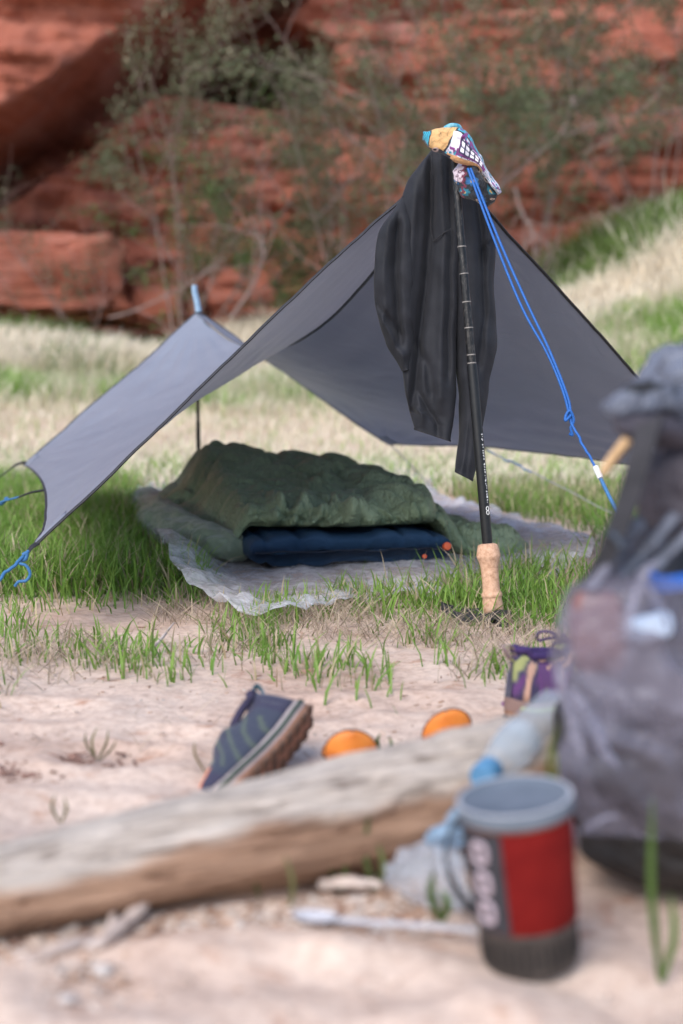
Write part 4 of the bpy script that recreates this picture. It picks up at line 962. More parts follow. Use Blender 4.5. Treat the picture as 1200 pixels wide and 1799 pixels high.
# ================================================================== BACKPACK AND PLASTIC SACK
def build_pack():
    at = lambda px, py, Y: globals()['at'](px, py, Y - .065)
    fab = mat('grey_pack_cloth', (.05, .055, .07), .62, spec=.35); nt, b = nodes(fab); v_ = texco(nt)
    nt.links.new(ramp(nt, noise(nt, v_, 7, 5), [(.3, (.018, .021, .030)), (.7, (.050, .055, .075))]), b.inputs['Base Color'])
    n1 = bump(nt, b, noise(nt, v_, 14, 5, .55, 1.2), .8, .03); bump(nt, b, noise(nt, v_, 120, 3, .6), .3, .002, n1)
    gfab = noisy('slate_pack_cloth', (.075, .085, .115), (.15, .165, .215), 9, .6, .8, .02, 20)
    plum = noisy('plum_pack_cloth', (.030, .026, .036), (.060, .050, .064), 9, .7, .6, .015, 22)
    base = np.array([.39, 1.58, 0.0])
    t = thing('backpack', 'dark slate backpack standing upright with its straps loose beside the log', 'backpack', tuple(base))
    # main bag, tall rounded box; rows: height, centre x, centre y, half width, half depth
    rows = np.array([(.004, .395, 1.645, .085, .085), (.012, .395, 1.645, .120, .115), (.045, .395, 1.645, .142, .130), (.12, .395, 1.65, .146, .135), (.25, .405, 1.66, .142, .135), (.33, .418, 1.665, .122, .128), (.39, .447, 1.67, .106, .118), (.46, .470, 1.675, .098, .108), (.53, .482, 1.68, .100, .10), (.575, .492, 1.685, .090, .085), (.60, .49, 1.685, .05, .05)])
    rows[:, 2] -= .068; rows[:, 1] += .014 * sstep(.42, .30, rows[:, 0]) - .006 * sstep(.30, .42, rows[:, 0]); R = spline(rows, 110); m = 110; a = np.linspace(0, 2 * pi, m, endpoint=False); G = []
    for h, cx, cy, hw, hd in R:
        x = np.sign(np.cos(a)) * np.abs(np.cos(a)) ** .72; y = np.sign(np.sin(a)) * np.abs(np.sin(a)) ** .72
        G.append(np.stack([cx + hw * x, cy + hd * y, np.full(m, h)], -1))
    G = np.array(G); d = .016 * fbm(G * np.array([8, 8, 14]), 4, 3) + .010 * np.abs(fbm(G * np.array([16, 16, 26]), 3, 7)); c = G.mean(1, keepdims=True); nn = G - c; nn[..., 2] = 0; nn /= np.linalg.norm(nn, axis=2)[..., None] + 1e-9
    G = G + nn * d[..., None]
    v, f = loft(G); link('pack_body', v, f, fab, t)
    # dark scuffed base panel
    k = 38; Bp = G[:k].copy(); cb = Bp.mean(1, keepdims=True); Bp[..., :2] = cb[..., :2] + (Bp[..., :2] - cb[..., :2]) * 1.02; Bp[0, :, 2] = .002
    v, f = loft(Bp); link('base_panel', v, f, noisy('scuffed_base', (.012, .010, .010), (.030, .026, .025), 12, .7, .5, .008, 26), t)
    # bulging side pocket
    def blob(name, c, r, mt, seed, amp=.14, n=50, m=60, squash=.8):
        th = np.linspace(.02, pi - .02, n)[:, None]; ph = np.linspace(0, 2 * pi, m, endpoint=False)[None]
        D = np.stack([np.sin(th) * np.cos(ph), np.sin(th) * np.sin(ph), np.cos(th) * np.ones_like(ph)], -1)
        D2 = np.sign(D) * np.abs(D) ** squash
        P = np.asarray(c) + D2 * np.asarray(r) * (1 + amp * fbm(D * 2.2 + seed, 4, seed))[..., None]
        v, f = loft(P); return link(name, v, f, mt, t)
    blob('side_pocket', at(1230, 862, 1.56), (.056, .05, .054), plum, 5)
    blob('top_lid', at(1245, 700, 1.63), (.085, .07, .055), gfab, 9, .16)
    # rolled closure sticking out with its gathered end
    P = [at(1068, 738, 1.52), at(1088, 716, 1.52), at(1118, 714, 1.53), at(1150, 708, 1.54), at(1190, 720, 1.56), at(1240, 740, 1.6)]
    pth = spline(P, 70); v, f = tube(pth, np.interp(np.linspace(0, 1, 70), [0, .12, .4, .7, 1], [.006, .018, .022, .024, .03]), 36, flat=.8)
    v = v + (.010 * fbm(v * 30, 4, 13) + .006 * np.abs(fbm(v * 60, 3, 15)))[:, None] * np.array([.5, -.7, .6]); link('rolled_closure', v, f, gfab, t)
    P = [at(1082, 740, 1.51), at(1105, 748, 1.5), at(1140, 752, 1.51), at(1190, 764, 1.53)]
    v, f = tube(spline(P, 50), np.interp(np.linspace(0, 1, 50), [0, .3, 1], [.006, .014, .02]), 28, flat=.8); v = v + (.008 * fbm(v * 34, 4, 17))[:, None] * np.array([.4, -.7, .6]); link('lower_fold', v, f, plum, t)
    P = [at(1085, 698, 1.52), at(1115, 682, 1.52), at(1150, 686, 1.53), at(1185, 694, 1.54)]
    v, f = tube(spline(P, 40), np.interp(np.linspace(0, 1, 40), [0, .3, 1], [.005, .010, .012]), 20, flat=.7); v = v + (.005 * fbm(v * 50, 4, 19))[:, None]; link('closure_web', v, f, BLK, t)
    # shoulder strap slung down past the side
    P = [at(1142, 742, 1.49), at(1126, 800, 1.48), at(1106, 870, 1.475), at(1078, 948, 1.47), at(1046, 1010, 1.475), at(1024, 1052, 1.48)]
    v, f = ribbon(spline(P, 60), np.array([.0125, -.003, .006]), .0045); st = link('shoulder_strap', v, f, noisy('strap_web', (.013, .013, .017), (.030, .028, .034), 40, .8, .4, .002), t)
    P = [at(1070, 935, 1.462), at(1082, 944, 1.46), at(1090, 958, 1.462)]
    v, f = tube(P, .0085, 12, flat=.5); link('buckle', v, f, noisy('buckle_plastic', (.04, .05, .065), (.07, .08, .10), 30, .4, 0), st)
    for k, pts in enumerate(([(1128, 915), (1100, 948), (1078, 990)], [(1188, 905), (1148, 955), (1092, 1012)], [(1210, 940), (1160, 990), (1130, 1016)])):
        P = spline([at(px, py, 1.50 - .004 * k) for px, py in pts], 30); v, f = tube(P, .010, 12, flat=.7); v = v + (.005 * fbm(v * 40, 3, 29 + k))[:, None]; link('cloth_fold', v, f, gfab, t)
    P = spline([at(1140, 1014, 1.475), at(1165, 1026, 1.472), at(1215, 1020, 1.47)], 24); v, f = ribbon(P, np.array([0, -.002, .0075]), .002); link('blue_strap', v, f, noisy('blue_web', (.008, .09, .42), (.012, .14, .60), 60, .6, .2, .001), t)
    # tan stick poking out beyond the strap
    w = noisy('peeled_wood', (.46, .29, .15), (.62, .42, .24), 30, .8, .4, .002, stretch=(1, 1, .2))
    P = spline([at(1056, 834, 1.66), at(1072, 812, 1.66), at(1094, 784, 1.66), at(1128, 742, 1.67)], 30)
    v, f = tube(P, np.interp(np.linspace(0, 1, 30), [0, .1, .4, .7, 1], [.003, .0058, .0066, .0072, .008]), 16); v = v + (.0015 * fbm(v * 60, 3, 33))[:, None]
    o = link('wooden_stick', v, f, w); tag(o, 'short tan wooden stick poking out from behind the backpack strap', 'stick')
build_pack()
def build_sack():
    at = lambda px, py, Y: globals()['at'](px, py, Y - .045)
    film = see_through_film('smoky_film', (.30, .28, .35), .44, .22, 16, .9, .02, .2)
    t = thing('plastic_sack', 'large smoky translucent plastic sack hanging over the front of the backpack', 'plastic sack', (.35, 1.5, 0.02))
    # front surface rows: photo row, left edge, right edge ; it wraps round the contents
    rows = [(1012, 1040, 1290), (1030, 1012, 1300), (1070, 985, 1300), (1120, 967, 1300), (1165, 966, 1300), (1220, 977, 1300), (1290, 985, 1300), (1350, 978, 1300), (1395, 990, 1300), (1440, 1006, 1300), (1475, 1030, 1300)]
    R = spline(np.array(rows, float), 120); m = 120; a = np.linspace(0, 2 * pi, m, endpoint=False); G = []
    dep = np.interp(np.linspace(0, 1, 120), [0, .1, .3, .6, .85, 1], [.02, .05, .075, .07, .05, .02]); yc = np.interp(np.linspace(0, 1, 120), [0, .3, .6, 1], [1.475, 1.47, 1.465, 1.47])
    for i, (py, l, r) in enumerate(R):
        x = np.sign(np.cos(a)) * np.abs(np.cos(a)) ** .8; s = np.sin(a); row = []
        for q in range(m): row.append(at((l + r) / 2 + (r - l) / 2 * x[q], py, yc[i] - dep[i] * np.sign(s[q]) * abs(s[q]) ** .8))
        G.append(row)
    G = np.array(G)
    # hanging folds: long diagonal pleats from the gathered neck down towards the middle
    dg = G[..., 0] * .75 + G[..., 2] * .66
    G[..., 1] += .014 * np.abs(np.sin(dg * 34 + 2.0 * fbm(G * 8, 3, 3))) ** 2 * np.sign(G[..., 1] - 1.47) * -1 * .9 + .010 * fbm(G * np.array([14, 14, 9]), 4, 5)
    G[..., 0] += .008 * fbm(G * np.array([10, 10, 18]) + 5, 3, 9)
    v, f = loft(G); sk = link('sack_film', v, f, film, t)
    lite = see_through_film('film_pleat', (.40, .39, .48), .45, .2, 30, .5, .006, .15)
    for pts, w in (([(1000, 1200), (1030, 1255), (1062, 1308), (1092, 1350)], .016), ([(968, 1165), (984, 1205), (1004, 1250), (1018, 1300), (1030, 1335)], .010), ([(1100, 1130), (1108, 1068), (1122, 1022)], .010), ([(1122, 1022), (1150, 1060), (1176, 1110)], .010), ([(1012, 1470), (1045, 1446), (1090, 1430)], .007)):
        P = spline([at(px, py, 1.385) for px, py in pts], 40); v, f = tube(P, w * np.interp(np.linspace(0, 1, 40), [0, .2, .8, 1], [.15, 1, 1, .15]), 12, flat=.3); v = v + (.004 * fbm(v * 40, 3, 7))[:, None]; link('pleat', v, f, lite, t)
    # gathered ears of the neck
    for pts in ([(1040, 1030), (1056, 1008), (1064, 992)], [(1120, 1030), (1130, 1008), (1146, 996)]):
        P = spline([at(px, py, 1.45) for px, py in pts], 24); v, f = tube(P, np.linspace(.016, .006, 24), 16, flat=.5); v = v + (.006 * fbm(v * 45, 3, 11))[:, None]; link('gathered_neck', v, f, lite, t)
    # what shows through: a brick-red pouch, a pale oval packet
    def pouch(name, label, cat, cpx, cpy, Y, hw, hh, hd, m_, seed, tilt=0):
        c = at(cpx, cpy, Y); n = 30; th = np.linspace(.03, pi - .03, n)[:, None]; ph = np.linspace(0, 2 * pi, 40, endpoint=False)[None]
        D = np.stack([np.sin(th) * np.cos(ph), np.sin(th) * np.sin(ph), np.cos(th) * np.ones_like(ph)], -1); D = np.sign(D) * np.abs(D) ** .55
        P = D * np.array([hw, hd, hh]) * (1 + .06 * fbm(D * 2, 3, seed))[..., None]; x = P[..., 0] * cos(tilt) - P[..., 2] * sin(tilt); z = P[..., 0] * sin(tilt) + P[..., 2] * cos(tilt); P = np.stack([x, P[..., 1], z], -1) + c
        v, f = loft(P); tag(link(name, v, f, m_), label, cat)
    pouch('food_pouch', 'brick red food pouch showing through the smoky plastic sack', 'pouch', 1050, 1108, 1.455, .028, .042, .02, noisy('red_foil', (.15, .055, .05), (.20, .07, .062), 20, .45, .3, .004), 3, .1)
    pouch('paper_packet', 'small pale blue packet showing through the smoky plastic sack', 'packet', 1142, 1102, 1.412, .022, .013, .010, mat('pale_paper', (.45, .54, .68), .7), 9, .25)
build_sack()

# ================================================================== GRASS
def blades(base, h, w, az, lean, curve, c0, c1, twist=None):
    """N curved tapering blades, 7 verts and 5 triangles each"""
    N = len(base); dirv = np.stack([np.cos(az), np.sin(az), np.zeros(N)], -1); ta = az + pi / 2 + (twist if twist is not None else rng.uniform(-.9, .9, N)); sd = np.stack([np.cos(ta), np.sin(ta), np.zeros(N)], -1)
    V = np.zeros((N, 7, 3)); C = np.zeros((N, 7, 3))
    for k, (t, wf) in enumerate(((0, .75), (.38, 1.0), (.74, .7), (1, 0))):
        ang = lean + curve * t; out = h * t * np.sin(np.clip(ang, 0, 2.4)) * (.6 + .4 * t); up = h * t * np.cos(np.clip(lean * .6 + curve * t * .55, 0, 2.2))
        p = base + dirv * out[:, None] + np.array([0, 0, 1]) * up[:, None]; col = c0 + (c1 - c0) * (t ** .7)
        if k < 3:
            V[:, 2 * k] = p - sd * (w * wf)[:, None]; V[:, 2 * k + 1] = p + sd * (w * wf)[:, None]; C[:, 2 * k] = col; C[:, 2 * k + 1] = col
        else: V[:, 6] = p; C[:, 6] = col
    f = np.array([[0, 1, 3], [0, 3, 2], [2, 3, 5], [2, 5, 4], [4, 5, 6]]); Fc = (np.arange(N)[:, None, None] * 7 + f[None]).reshape(-1, 3)
    return V.reshape(-1, 3), Fc, C.reshape(-1, 3)
GRASS = tinted('grass_blade', .5, .35, spec=.35)
STRAW = tinted('straw_blade', .75, .42, spec=.2)
def green(n, dry=0.0, seed=1):
    r = np.random.default_rng(seed); g = r.random((n, 1))
    base = np.array([.080, .175, .022]) * (1 - g) + np.array([.155, .285, .050]) * g; tip = np.array([.145, .29, .040]) * (1 - g) + np.array([.28, .41, .085]) * g
    d = (r.random((n, 1)) < dry); base = np.where(d, np.array([.40, .31, .18]) * r.uniform(.7, 1.2, (n, 1)), base); tip = np.where(d, np.array([.55, .45, .30]) * r.uniform(.7, 1.15, (n, 1)), tip)
    return base, tip
def inpoly(px, py, poly):
    poly = np.asarray(poly, float); inside = np.zeros(len(px), bool); j = len(poly) - 1
    for i in range(len(poly)):
        xi, yi = poly[i]; xj, yj = poly[j]
        c = ((yi > py) != (yj > py)) & (px < (xj - xi) * (py - yi) / (yj - yi + 1e-12) + xi); inside ^= c; j = i
    return inside
SHEET = [(222, 850), (236, 905), (292, 960), (300, 1000), (330, 1022), (430, 1078), (520, 1074), (640, 1050), (760, 1040), (880, 1030), (990, 1008), (1042, 968), (1030, 940), (960, 925), (870, 896), (800, 878), (755, 845), (640, 828), (300, 840)]
def scatter(n, y0, y1, seed, margin=.25):      # even over the ground the camera sees and a margin to each side
    r = np.random.default_rng(seed); y = np.sqrt(r.uniform(y0 ** 2, y1 ** 2, n)); x = (r.uniform(-1, 1, n)) * (y * .245 + margin)
    return x, y, r
def build_grass():
    # ---- near meadow, 2.35 m .. 6.5 m
    x, y, r = scatter(570000, 2.3, 6.6, 5, .7); z = gz(x, y); px, py = proj(np.stack([x, y, z], -1))
    cl = fbm(P3(x * 5, y * 5), 3, 31); cl2 = fbm(P3(x * 1.7, y * 1.7), 2, 37); tuft = fbm(P3(x * 16, y * 16), 2, 39)
    lush = sstep(330, 200, px + .25 * (py - 950)) * sstep(1088, 1010, py) * sstep(835, 880, py)
    lush = np.maximum(lush, .75 * sstep(480, 300, px) * sstep(1075, 1020, py) * sstep(960, 1010, py))
    polefoot = np.exp(-((px - 905) / 120) ** 2 - ((py - 1055) / 42) ** 2)
    strip = np.exp(-((py - 1118) / 62) ** 2) * sstep(-.15, .5, cl + .25 * tuft) * (.35 + .65 * sstep(350, 560, px))
    strip2 = np.exp(-((py - 1185) / 40) ** 2) * sstep(.15, .6, cl + .3 * tuft) * .55 * sstep(240, 120, np.abs(px - 130)) + np.exp(-((py - 1165) / 45) ** 2) * sstep(.1, .6, cl) * .5 * sstep(430, 600, px)
    behind = sstep(760, 830, px) * sstep(985, 900, py) * sstep(800, 850, py) * (.30 + .5 * sstep(0, .5, cl))
    rest = sstep(960, 900, py) * .16 * sstep(-.2, .5, cl) + .02 * sstep(.2, .6, cl) * (py > 1050)
    front = np.exp(-((py - 1066) / 26) ** 2) * sstep(420, 540, px) * sstep(960, 860, px) * (.45 + .55 * sstep(-.3, .3, cl))
    dens = .55 * front + np.clip(1.25 * lush * (.75 + .35 * cl2), 0, 1.2) + .75 * polefoot + .58 * strip + .50 * strip2 + behind * .7 + rest
    sheet = inpoly(px, py, SHEET) & inpoly(px, py + 13, SHEET); dens = np.where(sheet, 0, dens)
    # blades that push up round the sheet's near rim
    keep = r.random(len(x)) < dens * .34
    x, y, z, px, py = x[keep], y[keep], z[keep], px[keep], py[keep]; n = len(x); lushk = lush[keep]
    h = r.uniform(.03, .115, n) * (1 + .35 * polefoot[keep] + .25 * lushk) * np.where((py > 1040) & (lushk < .3), .72, 1); h *= np.where(py < 960, 1.05, 1)
    dry = 0.10 + 0
    c0, c1 = green(n, .17, 3)
    d2 = (r.random(n) < .45 * sstep(940, 860, py) * (px > 300))[:, None]; c0 = np.where(d2, np.array([.42, .34, .20]), c0); c1 = np.where(d2, np.array([.60, .50, .33]), c1)
    v, f, c = blades(np.stack([x, y, z - .004], -1), h, r.uniform(.0012, .0030, n), r.uniform(0, 2 * pi, n), np.abs(r.normal(0, .28, n)), np.abs(r.normal(.3, .45, n)), c0, c1)
    o = link('meadow_grass', v, f, GRASS, None, True, c); tag(o, 'fresh green grass growing in the sand around the camp', 'grass', kind='stuff')
    # ---- fallen straw and dead stems lying flat on the sand
    x, y, r = scatter(36000, 2.0, 4.4, 9, .7); z = gz(x, y); px, py = proj(np.stack([x, y, z], -1)); dn = sstep(.0, .5, fbm(P3(x * 3, y * 3), 3, 47)) * (.15 + .85 * np.exp(-((py - 1120) / 75) ** 2)); k = (r.random(len(x)) < dn) & ~inpoly(px, py, SHEET)
    x, y, z = x[k], y[k], z[k]; n = len(x); s = r.uniform(.35, 1.0, (n, 1)); c0 = np.array([.62, .50, .37]) * s
    v, f, c = blades(np.stack([x, y, z + .004], -1), r.uniform(.02, .09, n), r.uniform(.0006, .0016, n), r.uniform(0, 2 * pi, n), np.full(n, 1.45), r.uniform(-.05, .12, n), c0, c0 * 1.1)
    o = link('fallen_straw', v, f, STRAW, None, True, c); tag(o, 'thin dead straw littering the sand before the shelter', 'straw', kind='stuff')
    # ---- flat beyond the shelter, 6 .. 13 m: thin straw, then a green belt
    x, y, r = scatter(270000, 6.2, 14.5, 15, 1.9); z = gz(x, y); px, py = proj(np.stack([x, y, z], -1)); cl = fbm(P3(x * 1.3, y * 1.3), 3, 51)
    bare = np.exp(-((y - 9.7 - .3 * cl) / 1.5) ** 2)
    belt = sstep(11.3, 12.3, y + .4 * cl) * sstep(14.6, 13.6, y)
    dens = np.clip(.34 * sstep(9.5, 7.2, y) + .85 * belt * (.55 + .45 * sstep(-.3, .3, cl)) + .34, 0, 1) * (1 - .35 * bare * (1 - belt)); k = r.random(len(x)) < dens * .8
    x, y, z = x[k], y[k], z[k]; belt = belt[k]; cl = cl[k]; n = len(x)
    c0, c1 = green(n, .0, 13); isdry = (r.random(n) < np.where(belt > .5, .25 + .45 * sstep(.1, -.4, cl), .68 + .24 * sstep(7.5, 9, y)))[:, None]; c0 = np.where(isdry, np.array([.62, .53, .38]), c0 * 1.25); c1 = np.where(isdry, np.array([.84, .76, .60]), c1 * 1.3)
    v, f, c = blades(np.stack([x, y, z - .01], -1), r.uniform(.05, .14, n) * (1 + 1.4 * belt), r.uniform(.003, .006, n), r.uniform(0, 2 * pi, n), np.abs(r.normal(0, .35, n)), np.abs(r.normal(.3, .4, n)), c0, c1)
    o = link('mixed_grass', v, f, GRASS, None, True, c); tag(o, 'thin straw and green grass on the flat behind the shelter', 'grass', kind='stuff')
    # ---- tall bleached reeds on the bank, 13.5 .. 20 m
    x, y, r = scatter(390000, 13.4, 19.6, 25, 3.2); z = gz(x, y); cl = fbm(P3(x * .8, y * .8), 3, 61); cl2 = fbm(P3(x * .35, y * .5), 2, 67)
    lim = np.where(x > 1.6, 15.6, np.where(x < -2.0, 17.0, 18.6)); gr = sstep(lim - .5, lim + .3, y + .5 * cl) * 1.0
    gr = np.maximum(gr * np.where(x > 1.6, .92, 1), sstep(.40, .7, cl2) * .40 * (x < 1)); gr = np.maximum(gr, .6 * sstep(-1.5, -3.2, x) * sstep(15.2, 14.2, y) * sstep(-.1, .3, cl))
    k = r.random(len(x)) < .42 * (.55 + .45 * sstep(-.5, .2, cl)); x, y, z, gr, cl = x[k], y[k], z[k], gr[k], cl[k]; n = len(x)
    g = (r.random(n) < gr)[:, None]; s = r.uniform(.75, 1.15, (n, 1)); c0 = np.where(g, np.array([.12, .20, .05]), np.array([.70, .60, .45]) * s); c1 = np.where(g, np.array([.21, .30, .09]), np.array([.92, .84, .69]) * s)
    v, f, c = blades(np.stack([x, y, z - .02], -1), r.uniform(.22, .60, n) * np.where(g[:, 0], .9, 1) * (1 + .45 * cl), r.uniform(.006, .012, n), r.normal(.4, 1.3, n), np.abs(r.normal(.15, .3, n)), np.abs(r.normal(.55, .45, n)), c0, c1)
    o = link('bank_reeds', v, f, STRAW, None, True, c); tag(o, 'tall bleached reeds covering the bank below the red cliff', 'reeds', kind='stuff')
build_grass()

# ================================================================== SINGLE SPROUTS NEAR THE LOG
def sprout(label, spots, cat='grass sprout', hues=(.11, .20, .04), wid=.0036):
    b0 = spots[0]; loc = gnd(b0[0], b0[1]) if b0[4] is None else at(b0[0], b0[1], b0[4]); t = thing('grass_sprout', label, cat, tuple(loc), 'single sprouts among the camp things')
    for k, (bx, by, tx, ty, Y) in enumerate(spots):
        a = gnd(bx, by) if Y is None else at(bx, by, Y); b = at(tx, ty, a[1] - .01); a = a - np.array([0, 0, .004]); mid = (a + b) / 2 + np.array([.006 * (1 if k % 2 else -1), -.006, .004]); P = spline([a, mid, b], 16)
        w = wid * np.interp(np.linspace(0, 1, 16), [0, .3, .7, 1], [.55, 1, .8, .06]); W = np.array([np.array([1, .25, 0]) * q for q in w])
        v, f = ribbon(P, W, .0005); c = np.tile(np.array(hues) * (1 + .25 * ((k * 37) % 5 - 2) / 2), (len(v), 1)); link('blade', v, f, GRASS, t, True, c)
def build_sprouts():
    S = sprout
    S('two thin green blades before the log at its weathered middle', [(318, 1580, 320, 1490, None), (372, 1578, 380, 1500, None), (330, 1575, 352, 1520, None)])
    S('pale green blade standing against the log below the tipped shoe', [(590, 1560, 580, 1390, None), (600, 1560, 594, 1450, None)], hues=(.17, .20, .07))
    S('short green blade rising before the log left of the mug', [(655, 1560, 648, 1430, None), (662, 1560, 664, 1480, None)], hues=(.16, .20, .07))
    S('bright green tuft on top of the log just beyond the mug handle', [(778, 1412, 762, 1345, 1.58), (770, 1412, 775, 1362, 1.58), (782, 1415, 792, 1385, 1.58), (772, 1415, 756, 1392, 1.58)], hues=(.09, .22, .03), wid=.0045)
    S('drooping green blade beside the clear plastic bag and mug', [(772, 1610, 762, 1530, 1.40), (778, 1612, 774, 1560, 1.40)], hues=(.10, .19, .04), wid=.0045)
    S('tall single green blade before the black base of the backpack', [(1160, 1716, 1146, 1400, None), (1163, 1719, 1178, 1570, None)], hues=(.13, .22, .05), wid=.0042)
    S('slim yellow green blade against the plastic sack above the mug', [(965, 1395, 982, 1270, 1.46), (960, 1395, 972, 1310, 1.46)], hues=(.20, .24, .06), wid=.003)
    S('faint olive blade by the spoon bowl in the near sand', [(455, 1570, 446, 1440, 1.47), (508, 1600, 500, 1500, 1.45)], hues=(.20, .19, .08), wid=.003)
    S('dry little sprig in the bare sand beside the tipped shoe', [(445, 1290, 440, 1240, None), (440, 1292, 425, 1225, None), (360, 1352, 342, 1300, None)], hues=(.24, .19, .11), wid=.0022)
    S('small dry tuft on the bare sand far from the shoes', [(170, 1330, 150, 1285, None), (172, 1330, 190, 1280, None), (168, 1330, 172, 1275, None), (175, 1332, 205, 1300, None)], hues=(.22, .20, .10), wid=.002)
    S('lone olive sprig between the log and the dry tuft', [(105, 1440, 98, 1395, None), (108, 1440, 112, 1400, None)], hues=(.24, .22, .10), wid=.0022)
    S('green sprig growing between the two orange insoles', [(672, 1318, 668, 1288, None), (676, 1318, 684, 1296, None), (670, 1318, 655, 1300, None)], hues=(.09, .17, .04), wid=.003)
build_sprouts()

# ================================================================== LITTER, CHIPS AND STICKS
def build_litter():
    r = np.random.default_rng(44); parts_v = []; parts_f = []; parts_c = []; n0 = 0
    def add(px, py, s, col, flat=.3):
        nonlocal n0
        c = gnd(px, py); c[2] = gz(c[0], c[1]) + s * flat * .5; ang = r.uniform(0, 2 * pi); a = np.array([cos(ang), sin(ang), r.normal(0, .2)]); b = np.array([-sin(ang), cos(ang), r.normal(0, .25)]); k = np.array([0, 0, 1.0])
        el = r.uniform(.6, 2.2); q = [c + a * s * el * i * r.uniform(.7, 1.1) + b * s * .5 * j * r.uniform(.5, 1.1) + k * s * flat * h * r.uniform(.5, 1.1) for i in (-1, 1) for j in (-1, 1) for h in (-1, 1)]
        parts_v.append(np.array(q)); parts_f.append(np.array([[0, 1, 3, 2], [4, 6, 7, 5], [0, 4, 5, 1], [2, 3, 7, 6], [0, 2, 6, 4], [1, 5, 7, 3]]) + n0); parts_c.append(np.tile(col, (8, 1))); n0 += 8
    pal = np.array([[.56, .44, .36], [.62, .52, .45], [.36, .22, .15], [.50, .34, .25], [.28, .16, .11], [.64, .56, .50]])
    def edge_y(px): return np.interp(px, [0, 300, 500, 700, 800], [1662, 1605, 1585, 1562, 1550])
    for _ in range(1500):                       # chips under the front of the log
        px = r.uniform(-20, 800); py = edge_y(px) + abs(r.normal(0, 30)) + (5 if px > 300 else 0); add(px, py, r.uniform(.0025, .0085), pal[r.integers(0, 6)] * r.uniform(.8, 1.1))
    for _ in range(260):
        add(r.normal(130, 90), r.normal(1690, 35), r.uniform(.0015, .0045), pal[r.integers(0, 6)] * r.uniform(.7, 1))
    for _ in range(240):                        # dark bark crumbs beyond the log
        add(r.normal(70, 70), r.normal(1350, 16), r.uniform(.002, .006), np.array([.22, .12, .09]) * r.uniform(.7, 1.3))
    for _ in range(500):
        add(r.uniform(0, 1000), r.uniform(1080, 1300), r.uniform(.0012, .004), pal[r.integers(0, 5)] * r.uniform(.6, 1))
    for _ in range(140):
        add(r.uniform(0, 1200), r.uniform(1640, 1790), r.uniform(.001, .003), pal[r.integers(0, 6)] * r.uniform(.7, 1))
    o = link('wood_litter', np.vstack(parts_v), np.vstack(parts_f), tinted('litter', .9, 0), None, False, np.vstack(parts_c)); tag(o, 'pale wood chips and bark crumbs scattered along the log', 'wood chips', kind='stuff')
    wood = noisy('grey_stick', (.42, .32, .27), (.60, .50, .45), 25, .85, .5, .003, 90, (1, 1, 1))
    def stick(label, pts, rad, extra=None):
        P = np.array([gnd(px, py, z) for px, py, z in pts]); P[:, 2] += .004; P = spline(P, 40); v, f = tube(P, rad * np.interp(np.linspace(0, 1, 40), [0, .1, .6, 1], [.7, 1, .9, .45]), 14); v = v + (.0022 * fbm(v * 60, 4, int(pts[0][0])))[:, None]
        t = thing('driftwood_stick', label, 'stick', tuple(P[0])); link('stick_wood', v, f, wood, t)
        if extra:
            Q = np.array([gnd(px, py, z) for px, py, z in extra]); v, f = tube(spline(Q, 24), rad * .6 * np.linspace(1, .5, 24), 10); v = v + (.0015 * fbm(v * 60, 3, 5))[:, None]; link('side_twig', v, f, wood, t)
    stick('stubby pale stick propped against the front of the log', [(258, 1588, .020), (225, 1622, .012), (180, 1660, .008), (150, 1672, .006)], .0075, [(190, 1640, .012), (200, 1600, .02), (210, 1566, .03)])
    stick('short pinkish stick half buried beside the chips', [(40, 1700, .004), (110, 1672, .008), (170, 1650, .008)], .006)
    stick('thin dead stem lying in the grass before the groundsheet', [(270, 1140, .008), (288, 1120, .018), (305, 1098, .03)], .0035)
    stick('small bark piece under the log by the clear bag', [(560, 1560, .006), (620, 1556, .01), (668, 1562, .006)], .007)
    stone = noisy('pale_stone', (.46, .41, .38), (.56, .50, .47), 20, .8, .3, .003)
    for label, px, py, s in (('small white stone in the near sand below the stick', 180, 1708, .008), ('flat pale stone beside the white one near the chips', 118, 1758, .006), ('little grey stone at the tip of the chips', 215, 1660, .006)):
        c = gnd(px, py); th = np.linspace(.05, pi - .05, 16)[:, None]; ph = np.linspace(0, 2 * pi, 20, endpoint=False)[None]; D = np.stack([np.sin(th) * np.cos(ph) * 1.3, np.sin(th) * np.sin(ph), np.cos(th) * np.ones_like(ph) * .55], -1)
        v, f = loft(c + np.array([0, 0, s * .35]) + D * s * (1 + .25 * fbm(D * 1.7 + s * 100, 3, 5))[..., None]); tag(link('stone', v, f, stone), label, 'stone')
build_litter()

